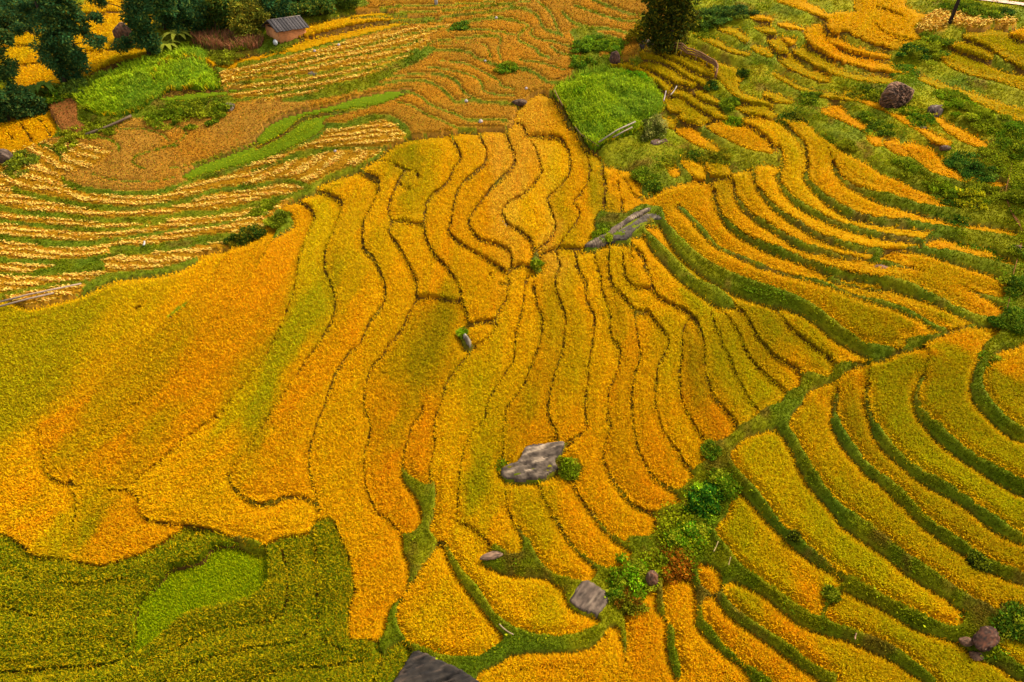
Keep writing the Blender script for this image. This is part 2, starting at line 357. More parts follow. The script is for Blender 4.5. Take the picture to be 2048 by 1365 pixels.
L4 560,1085 572,1150 565,1215 520,1240 440,1252 380,1275 320,1310 262,1340
L3 -20,1290 70,1285 150,1270 210,1275 255,1290
L4 640,1330 700,1318 757,1315
L4 450,1385 520,1345 600,1330 640,1330
L4 690,1300 640,1275
'''
# what each plot looks like, found by one photo pixel inside it
LABEL_TABLE = '''
359,811 broad orange sloping terrace sweeping from the shrubby ridge down to the olive field
728,769 long golden terrace with a wavy edge ending beside the triangular plot
497,833 orange terrace with green patches, ending in a rounded lip above the long orange step
164,678 dull olive-green terrace at the left edge below the grassy ridge
1564,527 widest golden band of the right hill, starting at the long grey outcrop
633,708 orange terrace curling under the rounded lip to the pointed bottom beside the bright green patch
916,967 yellow terrace winding from the central junction to the crescent beside the square rock
819,807 dull brownish-yellow terrace with a hooked furrow, ending at the green wedge of grass
295,721 narrow olive-yellow diagonal band beside the olive-green terrace
1661,1050 gold strip just inside the widest green bank of the lower right hill
1781,1009 yellow-olive strip starting at the narrow tip of the gully ridge
148,83 golden rice slope seen between the dark trees at top left
1200,766 central golden strip running down past the right end of the flat middle rock
1866,870 olive strip with the lodged, swirling leaves on the lower right hill
1935,795 olive-green terrace topped by the orange ridge crest beside the gully
995,883 yellow strip left of the flat middle rock, ending in a rounded orange lobe
1065,356 pinkish gold terrace at the narrow summit of the central slope
1841,956 thin olive strip between two dark green banks on the lower right hill
1775,524 long gold strip ending at the brown trail with two blunt tips
889,1221 triangular golden plot ringed by a grassy path near the bottom
66,996 orange plot at the left edge above the dark olive field, bounded by a dark furrow
1550,1109 blunt yellow strip with rounded ends beside the shrubby gully
1255,810 narrow golden strip reaching the gully above the round grassy clearing
1835,1283 yellow-olive strip running off the lower right corner
1641,1282 golden strip below the blunt yellow strip, running off the bottom
1074,744 yellow strip that ends on top of the flat middle rock
924,486 golden terrace with a small hooked furrow, ending at the little rock shelf
1143,700 straight olive-gold strip with an orange tip above the right end of the flat middle rock
1331,725 olive strip bending round the small square plot and reaching the gully
1126,1326 orange plot at the bottom with a curved dark furrow, right of the big dark boulder
1406,661 slim olive-gold strip starting at the lower end of the long grey outcrop
1309,814 short golden strip starting at a leafy green notch inside the fan of strips
1597,333 golden strip of the right hill sweeping down to the narrowest tip near the brown trail
1394,1275 orange strip narrowing at its neck, running to the bottom edge
1732,384 second highest golden strip of the right hill with a long pointed end
1527,638 golden strip squeezed between two dark green banks beside the long grey outcrop
1294,1285 orange wedge with a pointed top next to the small brown boulder
1509,1292 slim orange strip just left of the grassy ditch below the round orange tuft
1080,380 pinkish gold plot enclosed by two wavy furrows below the summit
966,387 light gold terrace with an S-shaped edge left of the pinkish summit
1404,777 short olive strip with an orange foot ending at the gully
1772,355 top golden field of the right hill with a ragged pointed end beside the leafy bushes
847,519 squarish orange-gold plot between two wavy furrows
1633,427 gold strip of the right hill whose end stops short of a brown gap
1749,30 bright orange field on the crest beside the utility pole
2014,762 rounded olive field at the right edge behind a curved green bank
1494,727 olive strip inside the fan with spiky overhanging edges
1562,425 narrow gold strip of the right hill tapering at both ends
52,255 small golden field with three furrows at the left edge beside bare soil
1529,703 short olive strip near the bend of the gully
618,84 long golden field just below the hut
1644,670 small yellow plot under the widest golden band
1876,319 kinked orange strip pointing right among the bushes
1693,105 long curved orange strip below the crest field
689,40 pale gold field on the hilltop right of the hut
1939,494 orange strip reaching the brown trail above a grassy bank
1818,236 orange strip starting at the foot of the big boulder
1270,530 small squarish yellow plot below the long grey outcrop
2020,1290 golden plot cut off by the right edge beside the brown boulders
1706,239 orange strip left of the big boulder, ending in a tuft
1923,259 short orange strip right of the big boulder below dark rubble
1421,1151 round orange tuft of rice alone in the grass
1712,91 thin orange strip nested inside the long curved one
958,659 small gold lobe beside the little rock shelf
1395,271 short orange strip above the grassy gully, left of the larger lobe
1388,327 bright orange tuft between two smaller plots near the gully bushes
1436,329 yellow-olive tuft above the right hill
1344,332 smallest orange tuft nearest the gully bushes
1519,28 short gold strip near the dark tree at the top
2037,61 gold corner of rice at the upper right edge
1581,44 thin gold sliver left of the crest field
1580,74 tiny orange triangle of rice below the thin sliver
1180,350 slim golden strip on the right side of the pinkish summit
313,390 cut terrace with a winding row of pale straw below the brown bowl
672,111 straw-lined cut terraces in thin parallel rows below the hut
306,418 cut terrace with straw between two curving green banks
219,535 cut strip with straw touching the grassy corner of the ridge
234,464 cut strip with three straw rows tapering to the right
693,279 pale straw fan laid out inside a curved green bank
101,503 wide cut strip with three even straw rows at the left edge
419,460 straw-covered strip ending at the dark ridge bush
1903,41 stubble plot at the foot of the utility pole
93,589 lowest straw strip along the pale pole rail
123,443 narrow cut strip with one straw row at the left edge
619,154 narrow straw strip beside the green wedge
602,171 long straw strip above the brown harvested slope
42,536 short straw strip at the left edge above the grassy corner
2011,42 tiny stubble plot with pale straw at the upper right
564,192 sliver of straw below the parallel rows
503,267 bowl-shaped brown harvested terrace with fine curved ridges
1026,83 harvested orange-brown terraces with winding green ridges at the top centre
1172,42 harvested terraces climbing to the top edge beside the dark tree
961,153 harvested terraces with looping thin green banks above the summit
861,9 harvested strip running along the top edge
949,95 small harvested plot with a rounded corner below the top strips
1278,13 harvested corner plot behind the dark tree
876,169 slim harvested strip bent around a green ridge
1207,105 tiny orange harvested patch inside the green shrubs
1221,207 dense bright green tall grass filling the gully head
295,164 tall green grass mound right of the dark trees
578,265 long young green rice band crossing the brown slope
396,191 thin yellow-green rice strip below the grass mound
354,619 small green slit of young rice in the olive slope
136,235 bare reddish soil slope beside the small golden field
162,1199 dark olive bean-like field filling the bottom left corner
423,1250 dark olive field wrapping the lower side of the bright green patch
608,1272 dark olive field with an upright strip beside the golden terrace
785,1321 small olive strip next to the big dark boulder at the bottom
398,1172 bright green sunken grass patch inside the dark olive field
1963,132 olive band second from the top at the right edge
1444,140 long olive band passing outside the curved pole rail
2003,84 olive field below the corner of gold at the right edge
1360,128 paired olive strips just inside the curved pole rail
1970,195 lowest long olive band at the right edge
1359,182 olive strip winding along the green gully head
1580,106 olive strip with a small side lobe left of the curved orange strip
1671,128 olive strip directly below the long curved orange strip
1374,220 forked olive plot below the gully head
1336,144 short olive strip in the middle of the nested group
1644,176 lowest thin olive strip left of the big boulder
1943,93 small orange-rimmed olive strip near the utility pole
1436,79 slim olive strip behind the curved pole rail
1513,216 small flat olive strip above the big orange lobe
1555,189 stubby olive plot at the left end of the thin strips
1472,60 short olive strip right of the dark tree
1414,188 short olive lens beside the forked plot
1525,94 little olive lens at the grassy hillside middle
1340,239 tiny olive plot at the edge of the gully head
457,79 dry pinkish-brown maize stalks between the trees and the hut
1532,52 small flat olive strip below the short gold strip near the top
1552,84 upright olive strip just left of the tiny orange triangle
1388,120 slim curved olive strip hugging the inner side of the pole rail
1296,140 olive strip lying along the upper rim of the gully head
1500,264 large golden lobe above the right hill with spiky lower edge
1780,288 orange tuft between the tufted strip and the kinked strip
1088,1059 left of the two golden steps directly below the flat middle rock
1165,1045 right of the two golden steps directly below the flat middle rock
'''
W, H, PAD = 2048, 1365, 220
def smooth(pts, closed, n=6):
    p = np.array(pts, float)
    if len(p) < 3: 
        t = np.linspace(0,1,20)[:,None]; return p[0]*(1-t)+p[1]*t
    if closed: q = np.vstack([p[-1:], p, p[:2]])
    else: q = np.vstack([2*p[:1]-p[1:2], p, 2*p[-1:]-p[-2:-1]])
    out = []
    for i in range(1, len(q)-2):
        a, b, c, d = q[i-1:i+3]
        for t in np.arange(n)/n:
            out.append(0.5*((2*b)+(c-a)*t+(2*a-5*b+4*c-d)*t*t+(3*b-a-3*c+d)*t**3))
    if not closed: out.append(q[-2])
    return np.array(out)
def fill_poly(img, pts, val):
    h, w = img.shape
    x0, y0 = np.floor(pts.min(0)).astype(int); x1, y1 = np.ceil(pts.max(0)).astype(int)
    y0 = max(y0, 0); y1 = min(y1, h-1)
    xa, ya = pts[:,0], pts[:,1]; xb, yb = np.roll(xa,-1), np.roll(ya,-1)
    for y in range(y0, y1+1):
        yc = y+0.5
        m = (ya <= yc) != (yb <= yc)
        if not m.any(): continue
        xs = np.sort(xa[m] + (yc-ya[m])*(xb[m]-xa[m])/(yb[m]-ya[m]))
        for s, e in zip(xs[::2], xs[1::2]):
            s = max(int(round(s)), 0); e = min(int(round(e)), w)
            if e > s: img[y, s:e] = val
def draw_line(img, pts, width, val):
    h, w = img.shape
    d = np.r_[0, np.cumsum(np.hypot(*np.diff(pts, axis=0).T))]
    n = max(2, int(d[-1]/1.0)); t = np.linspace(0, d[-1], n)
    xs = np.interp(t, d, pts[:,0]); ys = np.interp(t, d, pts[:,1])
    wob = 1 + 0.13*np.sin(t/23.0+pts[0,0]) + 0.12*np.sin(t/6.3+pts[0,1])
    for x, y, k in zip(xs, ys, wob):
        r = max(1.1, width*0.5*k)
        a, b = int(max(0, x-r-1)), int(min(w, x+r+2)); c, e = int(max(0, y-r-1)), int(min(h, y+r+2))
        if a >= b or c >= e: continue
        yy, xx = np.mgrid[c:e, a:b]
        img[c:e, a:b][(xx+.5-x)**2+(yy+.5-y)**2 <= r*r] = val
def components(mask_kind):
    """4-connected components of equal kind (run-based union-find)"""
    h, w = mask_kind.shape
    parent = []
    lab = np.full((h, w), -1, np.int32)
    def find(a):
        while parent[a] != a:
            parent[a] = parent[parent[a]]; a = parent[a]
        return a
    prev = []
    for y in range(h):
        row = mask_kind[y]
        ch = np.flatnonzero(np.diff(row)) + 1
        st = np.r_[0, ch]; en = np.r_[ch, w]
        cur = []; j = 0
        for s, e in zip(st.tolist(), en.tolist()):
            k = int(row[s]); idn = len(parent); parent.append(idn)
            while j < len(prev) and prev[j][1] <= s: j += 1
            q = j
            while q < len(prev) and prev[q][0] < e:
                if prev[q][2] == k:
                    a, b = find(idn), find(prev[q][3])
                    if a != b: parent[max(a,b)] = min(a,b)
                q += 1
            lab[y, s:e] = idn; cur.append((s, e, k, idn))
        prev = cur
    root = np.array([find(i) for i in range(len(parent))], np.int32)
    return root[lab]
def mid1(kind, pts):
    x, y = pts[len(pts)//2]; x, y = int(min(max(x+4,0),W-1)), int(min(max(y,0),H-1))
    return kind[y, x] in (1, 9)
def make_plan():
    kind = np.zeros((H, W), np.int8)
    cuts = np.zeros((H, W), np.int8)
    for ln in PLAN.strip().splitlines():
        hd, *ps = ln.split()
        pts = [tuple(float(v) for v in p.split(',')) for p in ps]
        if hd[0] == 'P':
            q = smooth(pts, True); kk = int(hd[1:]); grow = kk == 9 or (kk == 1 and q[:,1].mean() < 330 and q[:,0].min() > 1250 and q[:,0].mean() < 2040 and np.ptp(q[:,1]) < 150)
            if grow: draw_line(kind, np.vstack([q, q[:1]]), 12 if kk == 9 else 9, 0)
            fill_poly(kind, q, kk)
            if grow: draw_line(kind, np.vstack([q, q[:1]]), 8 if kk == 9 else 5, kk)
        elif hd[0] == 'C': draw_line(cuts, smooth(pts, False), 2, 1)
        else: wd = float(hd[1:]); draw_line(kind, smooth(pts, False), wd*.85 if (wd <= 5 and mid1(kind, pts)) else wd, 0)
    kind = np.pad(kind, PAD, mode='edge'); cuts = np.pad(cuts, PAD, mode='edge').astype(bool) & (kind > 0)
    k2 = kind.copy(); k2[cuts] = -1
    lab = components(k2)
    bad = cuts.copy()
    for _ in range(4):                      # give the cut pixels to a neighbouring plot of the same kind
        for ax, sh in ((1,1),(1,-1),(0,1),(0,-1)):
            l2 = np.roll(lab, sh, ax); b2 = np.roll(bad, sh, ax); q = np.roll(kind, sh, ax)
            m = bad & ~b2 & (q == kind)
            lab[m] = l2[m]; bad[m] = False
    ids, inv, cnt = np.unique(lab, return_inverse=True, return_counts=True)
    lab = inv.reshape(lab.shape).astype(np.int32)
    small = cnt < 260
    for u, v in ((504,99),(504,124),(603,306),(657,258),(662,83),(664,178)):   # DROP slivers between neighbouring fields
        small[lab[v+PAD, u+PAD]] = True
    kind[small[lab] & (kind != 0)] = 0
    return kind, lab, cnt
NB_IN, NB_OUT = 850000, 141666
# ---------------------------------------------------------------- ground surface
rng = np.random.RandomState(7); random.seed(7)
FPX = (W/2)/math.tan(FOV/2)
CP, SP = math.cos(PITCH), math.sin(PITCH)
def ray(u, v):
    x = (np.asarray(u, float)-W/2)/FPX; y = -(np.asarray(v, float)-H/2)/FPX
    d = np.stack([x, CP+y*SP, -SP+y*CP], -1)
    return d
def plane0(x, y): return 0.174*(y-19.3)+0.085*x
def un0(u, v):
    d = ray(u, v); t = (CAM_Z+0.174*19.3)/(0.174*d[...,1]+0.085*d[...,0]-d[...,2]); return d[...,0]*t, d[...,1]*t
BUMPS = []
for u, v, a, r in [(60,470,-1.6,14),(260,400,-1.8,14),(480,330,-1.6,12),(700,280,-1.0,10),(60,330,-.8,12),(1230,230,-1.2,9),
                   (1330,300,-.8,7),(1740,716,-.9,4),(1600,800,-1.0,3.5),(1450,900,-1.0,3),(1400,1010,-1.2,3),(1330,1100,-1.0,2.5),
                   (1230,1180,-.7,2.5),(820,1040,-.4,2),(780,1230,-.5,2),(2030,480,-1.2,5),(2010,620,-1.0,4),(1840,130,-1.0,5),(1900,90,.8,9),
                   (1650,40,1.5,14),(1700,350,1.2,12),(1950,850,.9,8),(560,600,.9,10),(120,1000,.4,7),(950,60,-.8,12),(600,60,.8,12)]:
    x, y = un0(u, v); BUMPS.append((float(x), float(y), a, r))
def M(x, y):
    z = plane0(x, y)
    for bx, by, a, r in BUMPS: z = z + a*np.exp(-((x-bx)**2+(y-by)**2)/(2*r*r))
    z = z + 0.16*np.sin(x*0.21+y*0.13+1)+0.10*np.sin(x*0.37-y*0.29)+0.002*np.clip(y-125, 0, 400)**1.6
    return z
def unproject(u, v):
    d = ray(u, v); x, y = un0(u, v); t = y/d[...,1]
    for _ in range(14):
        x, y, z = d[...,0]*t, d[...,1]*t, CAM_Z+d[...,2]*t
        f = M(x, y)-z; g = 0.2*d[...,1]+0.085*d[...,0]-d[...,2]
        t = t-f/g*0.9
    return d[...,0]*t, d[...,1]*t, CAM_Z+d[...,2]*t
KIND, LAB, CNT = make_plan()
STEP = 4
HP, WP = KIND.shape
gv = np.arange(0, HP, STEP); gu = np.arange(0, WP, STEP)
GU, GV = np.meshgrid(gu-PAD+0.5, gv-PAD+0.5)
GX, GY, GM = unproject(GU, GV)
GK = KIND[::STEP, ::STEP].astype(int); GL = LAB[::STEP, ::STEP]
GR = np.sqrt(GX**2+GY**2+(GM-CAM_Z)**2); PPM = FPX/GR               # photo pixels per metre
def box(a, r):
    for ax in (0, 1):
        p = np.pad(a, [(r+1, r) if i == ax else (0, 0) for i in (0, 1)], mode='edge'); c = np.cumsum(p, axis=ax)
        n = a.shape[ax]
        a = (np.take(c, np.arange(2*r+1, 2*r+1+n), ax)-np.take(c, np.arange(0, n), ax))/(2*r+1)
    return a
# lattice noise (value noise on hashed world cells)
_tab = rng.rand(4096)
def vnoise(x, y, s, k=0):
    x = np.asarray(x)/s+1000; y = np.asarray(y)/s+1000; i = np.floor(x).astype(int); j = np.floor(y).astype(int); fx = x-i; fy = y-j
    fx = fx*fx*(3-2*fx); fy = fy*fy*(3-2*fy)
    h = lambda a, b: _tab[(a*73+b*179+((a*b) % 97)*31+k*911) % 4096]
    return (h(i,j)*(1-fx)+h(i+1,j)*fx)*(1-fy)+(h(i,j+1)*(1-fx)+h(i+1,j+1)*fx)*fy
def fbm(x, y, s, k=0): return .5*vnoise(x,y,s,k)+.3*vnoise(x,y,s/2.1,k+1)+.2*vnoise(x,y,s/4.3,k+2)
HCK = {0:0.0, 1:0.62, 2:0.03, 3:0.03, 4:0.8, 5:0.28, 6:0.02, 7:0.7, 8:0.45, 9:0.6, 10:0.5}
# terrace step: each plot is levelled against the mean height of its own neighbourhood
T = np.zeros_like(GM)
for L in np.unique(GL[GK > 0]):
    m = GL == L
    ys, xs = np.nonzero(m); y0, y1, x0, x1 = max(ys.min()-12,0), ys.max()+13, max(xs.min()-12,0), xs.max()+13
    mm = m[y0:y1, x0:x1].astype(float); zz = GM[y0:y1, x0:x1]
    r = 10 if GK[m][0] in (1,7,8,9) else 7
    num = box(box(zz*mm, r), r//2); den = box(box(mm, r), r//2)
    t = num/np.maximum(den, 1e-6)-zz
    lim = 0.38 if HCK[int(GK[m][0])] > .2 else 0.10
    T[m] = np.clip(0.9*t, -lim, lim)[mm > 0]
cut = box(((GK==2)|(GK==3)).astype(float), 5); T *= 1-np.clip(cut*2.2, 0, .85)*((GK!=2)&(GK!=3))
T[GK == 8] -= .5; T[GK == 7] += .12*np.sin(GV[GK == 7]*.055+GU[GK == 7]*.01)
nz = (GK > 0).astype(float)
Tf = box(T*nz, 2)/np.maximum(box(nz, 2), 0.15); T = np.where(nz > 0, T, Tf)
HC = HCK
hc = np.vectorize(HC.get)(GK)
hb = box(hc, 2); bfr = box((hc > .2).astype(float), 3)
md = box(box((GK == 4).astype(float), 9), 6); T = T+2.2*np.clip(md-.25, 0, 1)**1.1*(.55+.9*fbm(GX, GY, 4.5, 83))*np.clip(md*3, 0, 1)
DEPTH = np.where(GK > 0, hc, hb*.72*np.clip(bfr*1.25, 0, 1)**1.3)
TOP = GM+T; GROUND = GM+T-DEPTH
GROUND = GROUND-.30*np.clip(box((hc > .2).astype(float), 7)*3.5, 0, 1)*(GK == 0)*np.clip((GU-1150)/150, 0, 1)*np.clip((420-GV)/100, 0, 1)
GROUND = GROUND+0.05*(fbm(GX, GY, 1.1)-.5)+0.12*(fbm(GX, GY, 3.0, 5)-.5)*(GK == 0)
def grid(a, pu, pv):
    """bilinear look-up of a grid array at canvas pixel positions"""
    x = np.clip(np.asarray(pu)/STEP, 0, a.shape[1]-1.001); y = np.clip(np.asarray(pv)/STEP, 0, a.shape[0]-1.001)
    i = x.astype(int); j = y.astype(int); fx = x-i; fy = y-j
    return (a[j,i]*(1-fx)+a[j,i+1]*fx)*(1-fy)+(a[j+1,i]*(1-fx)+a[j+1,i+1]*fx)*fy
def at(u, v, dz=0.0, ground=True):
    """photo pixel -> point on the hillside"""
    pu, pv = u+PAD, v+PAD
    return Vector((float(grid(GX,pu,pv)), float(grid(GY,pu,pv)), float(grid(GROUND if ground else TOP,pu,pv))+dz))
def zat(x, y):                                                       # height of the smooth hillside
    return float(M(np.float64(x), np.float64(y)))
# ---------------------------------------------------------------- colours
def lin(c): 
    c = np.asarray(c, float)/255; return np.where(c <= .04045, c/12.92, ((c+.055)/1.055)**2.4)
KA = 0.80
PAL = dict(y=(200,178,3), h=(218,184,3), G=(238,183,3), O=(240,176,4), Y=(216,178,3), L=(186,164,4), D=(132,128,8), g=(190,168,6), P=(240,190,40))
CTRL = '''50,680L 150,640L 60,780L 250,600Y 400,560G 480,510G 330,700Y 200,800Y 120,860O 60,960O 60,1040O 110,920Y 350,770O 420,700O 480,640O 540,560O 560,520O
250,900O 300,850Y 400,850O 470,800Y 450,900O 550,900O 560,980O 350,1000O 230,1060O 170,1000Y 165,1090L 620,610g 560,690g 650,590g 600,650g 525,800g 600,700O 640,500Y 600,430G 520,500G 540,470O
640,400Y 700,380G 690,450Y 700,550Y 745,600G 700,640O 660,720O 600,780O 740,440G 760,480Y 800,560G 780,400G 900,300G 960,400G 1040,300P 1040,380P 1050,230P 1000,340P
860,340Y 800,305L 820,320L 870,530O 870,480G 880,640L 850,700L 800,720Y 900,700Y 780,800O 800,850Y 780,950O 800,1020O 840,880O 680,850G 680,950G 700,1050G 760,1100O 740,1200O
780,1150O 660,800G 950,560G 960,650G 940,750Y 900,850G 890,950G 880,1040O 960,830Y 950,950L 990,1000Y 1000,1060O 940,900G 940,1100G 1000,1180G 1100,1200Y 1160,1240O 880,1200G
900,1280O 1050,700G 1050,800Y 1060,870O 1060,600G 1100,600Y 1150,650Y 1150,750Y 1150,860O 1200,700G 1230,650Y 1200,520Y 1100,510P 1180,560G 1250,540Y 1280,500G 1330,560G
1300,480O 1280,720G 1250,850G 1300,950O 1180,950O 1350,700Y 1400,750L 1380,850G 1440,840O 1460,700L 1400,600Y 1500,650L 1500,760Y 1600,740G 1550,650L 1650,700Y 1700,620Y
1800,640Y 1850,660G 1450,500G 1500,450G 1400,400G 1550,400G 1600,500G 1700,450G 1600,300Y 1620,250Y 1700,330Y 1760,350G 1850,400O 1640,350G 1800,500G 1950,470G 1850,520Y
1950,560Y 1980,590O 1850,580Y 1980,620O 1900,620Y 1980,510G 1520,240G 1450,260G 1400,275O 1700,730G 1850,690O 1940,670O 1900,700Y 1960,690O 1820,730L 1900,740L 1750,760L
1620,820G 1680,1000Y 1640,900G 1720,850L 1800,980Y 1800,850L 1900,960Y 1900,820L 1950,900Y 2020,960Y 2000,760L 2030,850Y 1500,900G 1560,1000G 1700,1100Y 1850,1200G 1900,1240O
1480,1050Y 1550,1130G 1640,1200O 1700,1220G 1850,1300Y 1800,1280Y 2020,1290G 1480,1180Y 1600,1280O 1700,1330G 1430,1220O 1550,1330O 1350,1180O 1420,1320O 1290,1250O 1300,1330O
1420,1150O 1230,1300G 1100,1320O 1050,1340G 1950,1330Y 1090,1050Y 1100,1130G 1200,1100O 1160,1000O 1040,1000Y 1700,50G 1700,120O 1800,230O 1930,350O 1700,240O 1600,20G 1800,60G
50,260G 60,90Y 250,100Y 60,150O 200,40O 120,60L 620,90G 700,40G 500,115O 150,80G 30,60G 250,60G 230,20G 1740,380G 1150,400G 1150,330G 1230,350G 1130,440Y 1180,350L 1200,390L 1060,420G 1480,330Y 1430,325L 10,600L'''
cp = []
for s in CTRL.split():
    a, b = s[:-1].split(','); a, b, k_ = float(a), float(b), s[-1]; k_ = 'y' if k_ == 'Y' and a > 1380 and b > 560 else ('h' if k_ == 'G' and a > 1400 and b > 800 else k_); cp.append((a, b, k_))
CPX = np.array([(a, b) for a, b, _ in cp]); CPC = np.array([lin(PAL[c]) for _, _, c in cp])*KA
RC = np.zeros(GX.shape+(3,)); WS = np.zeros(GX.shape)
wu = GU+24*(fbm(GX,GY,3.5,20)-.5)*2; wv = GV+24*(fbm(GX,GY,3.5,25)-.5)*2
fang = np.radians(np.interp(GU, [0,350,620,900,1150,1350,1550,1800,2100], [138,128,112,98,88,72,58,40,32]))      # run of the terraces
fc, fs = np.cos(fang), np.sin(fang)
for (a, b), c in zip(CPX, CPC):
    du, dv = wu-a, wv-b; al = du*fc+dv*fs; ac = -du*fs+dv*fc
    ww = 1/((.45*al)**2+(1.5*ac)**2+150.)**2.2
    RC += ww[...,None]*c; WS += ww
RC /= WS[...,None]                                                     # ripeness colour of the crop, varies through each plot
strk = fbm((GU*fc+GV*fs)*.012, (-GU*fs+GV*fc)*.10, 1.0, 131)-.5
_h = np.random.RandomState(3).randn(int(GL.max())+1, 2)[GL]                                          # every plot ripens a little differently
RC = RC*(1+np.stack([.03*_h[...,0]+.20*strk, .06*_h[...,0]-.03*_h[...,1]-.06*strk, 0*strk], -1))
KC = {2:(184,130,18),3:(178,124,28),4:(166,186,22),5:(168,176,20),6:(160,100,44),7:(160,152,6),8:(168,180,4),9:(190,170,2),10:(176,120,66)}
for k, c in KC.items():
    m = GK == k; RC[m] = lin(c)*KA
m = GK == 7
mix = np.clip((fbm(GX, GY, 4, 31)-.42)*4, 0, 1)[...,None]
RC = np.where(m[...,None], RC*(1-.45*mix)+lin((196,158,4))*KA*.45*mix, RC)
m = GK == 8; mix = np.clip((fbm(GX,GY,4,35)-.45)*4,0,1)[...,None]
RC = np.where(m[...,None], RC*(1-.5*mix)+lin((190,184,4))*KA*.5*mix, RC)
m = (GK == 3)&(GU < 620); RC[m] = lin((190,136,44))*KA
m = GK == 3; mix = np.clip((fbm(GX,GY,6,41)-.45)*4,0,1)[...,None]
RC = np.where(m[...,None], RC*(1-.6*mix)+lin((200,130,18))*KA*.6*mix, RC)
m = GK == 4; mix = np.clip((fbm(GX,GY,5,45)-.4)*4,0,1)[...,None]
RC = np.where(m[...,None], RC*(1-.7*mix)+lin((136,162,34))*KA*.7*mix, RC)
# bank colours: turf, dry grass, bare earth in narrow furrows
n1 = np.clip((fbm(GX,GY,4,51)-.40)*5,0,1)[...,None]; n2 = np.clip((fbm(GX,GY,7,55)-.52)*6,0,1)[...,None]; n3 = np.clip((fbm(GX,GY,2.2,58)-.62)*7,0,1)[...,None]
BC = lin((108,118,4))*(1-n1)+lin((136,132,4))*n1
BC = BC*(1-.55*n2)+lin((84,110,10))*.55*n2
up = np.clip((GU-1200)/150,0,1)*np.clip((420-GV)/120,0,1)
n4 = (np.clip((fbm(GX,GY,6,61)-.46)*5,0,1)*up)[...,None]
BC = BC*(1-.5*n4)+lin((150,126,16))*.5*n4
BC = BC*(1-.35*up[...,None])+lin((156,144,10))*.35*up[...,None]
n5 = (np.clip((fbm(GX,GY,3,64)-.5)*6,0,1)*up)[...,None]
BC = BC*(1-.5*n5)+lin((60,92,20))*.5*n5
BC = BC*(1-.5*n3)+lin((124,78,30))*.5*n3
BC = BC*(.66+.25*up*(1-np.clip((GV-300)/80,0,1)))[...,None]
nar = np.clip((bfr-.62)*5, 0, 1)[...,None]
BC = BC*(1-.8*nar)+lin((120,70,14))*.6*.8*nar
far3 = box(((GK==2)|(GK==3)).astype(float), 3)[...,None]*(GK == 0)[...,None]
BC = BC*(1-.5*far3)+lin((110,124,20))*.7*.5*far3
# ---------------------------------------------------------------- mesh helpers
def new_mesh(name, V, F, C=None, mat=None, parent=None, smooth_=False):
    """V (n,3); F list of face index arrays [(m,3), (k,4)]; C per-vertex colour"""
    me = bpy.data.meshes.new(name)
    V = np.asarray(V, np.float32); F = [np.asarray(f, np.int32) for f in F if len(f)]
    me.vertices.add(len(V)); me.vertices.foreach_set('co', V.ravel())
    nl = sum(f.size for f in F); nf = sum(len(f) for f in F)
    me.loops.add(nl); me.loops.foreach_set('vertex_index', np.concatenate([f.ravel() for f in F]))
    st = []; o = 0
    for f in F:
        st.append(o+np.arange(len(f))*f.shape[1]); o += f.size
    me.polygons.add(nf); me.polygons.foreach_set('loop_start', np.concatenate(st).astype(np.int32))
    me.update(calc_edges=True)
    if smooth_: me.polygons.foreach_set('use_smooth', np.ones(nf, bool))
    if C is not None:
        at_ = me.color_attributes.new('Col', 'FLOAT_COLOR', 'POINT')
        C = np.asarray(C, np.float32); c4 = np.ones((len(V), 4), np.float32); c4[:, :3] = C; at_.data.foreach_set('color', c4.ravel())
    ob = bpy.data.objects.new(name, me); sc.collection.objects.link(ob)
    if mat: me.materials.append(mat)
    if parent: ob.parent = parent
    return ob
def tag(o, label=None, cat=None, group=None, kind=None):
    if label: o['label'] = label
    if cat: o['category'] = cat
    if group: o['group'] = group
    if kind: o['kind'] = kind
    return o
def empty(name, loc, rz=0):
    o = bpy.data.objects.new(name, None); sc.collection.objects.link(o); o.location = loc; o.rotation_euler = (0,0,rz); return o
def mat_attr(name, rough=.9, trans=.25, noise=0.0, nscale=3.0, spec=.04):
    m = bpy.data.materials.new(name); m.use_nodes = True; n = m.node_tree; b = n.nodes['Principled BSDF']
    a = n.nodes.new('ShaderNodeAttribute'); a.attribute_name = 'Col'; src = a.outputs[0]
    if noise > 0:
        tc = n.nodes.new('ShaderNodeTexCoord'); no = n.nodes.new('ShaderNodeTexNoise'); no.inputs['Scale'].default_value = nscale; no.inputs['Detail'].default_value = 6
        n.links.new(tc.outputs['Object'], no.inputs['Vector'])
        mr = n.nodes.new('ShaderNodeMapRange'); mr.inputs[1].default_value = .3; mr.inputs[2].default_value = .7; mr.inputs[3].default_value = 1-noise; mr.inputs[4].default_value = 1+noise
        n.links.new(no.outputs[0], mr.inputs[0])
        mx = n.nodes.new('ShaderNodeVectorMath'); mx.operation = 'SCALE'; n.links.new(src, mx.inputs[0]); n.links.new(mr.outputs[0], mx.inputs['Scale']); src = mx.outputs[0]
        bp = n.nodes.new('ShaderNodeBump'); bp.inputs['Strength'].default_value = .5; bp.inputs['Distance'].default_value = .08; n.links.new(no.outputs[0], bp.inputs['Height']); n.links.new(bp.outputs[0], b.inputs['Normal'])
    n.links.new(src, b.inputs['Base Color']); b.inputs['Roughness'].default_value = rough
    b.inputs['Specular IOR Level'].default_value = spec
    if trans > 0:
        t = n.nodes.new('ShaderNodeBsdfTranslucent'); n.links.new(src, t.inputs[0]); mi = n.nodes.new('ShaderNodeMixShader'); mi.inputs[0].default_value = trans
        n.links.new(b.outputs[0], mi.inputs[1]); n.links.new(t.outputs[0], mi.inputs[2]); n.links.new(mi.outputs[0], n.nodes['Material Output'].inputs[0])
    return m
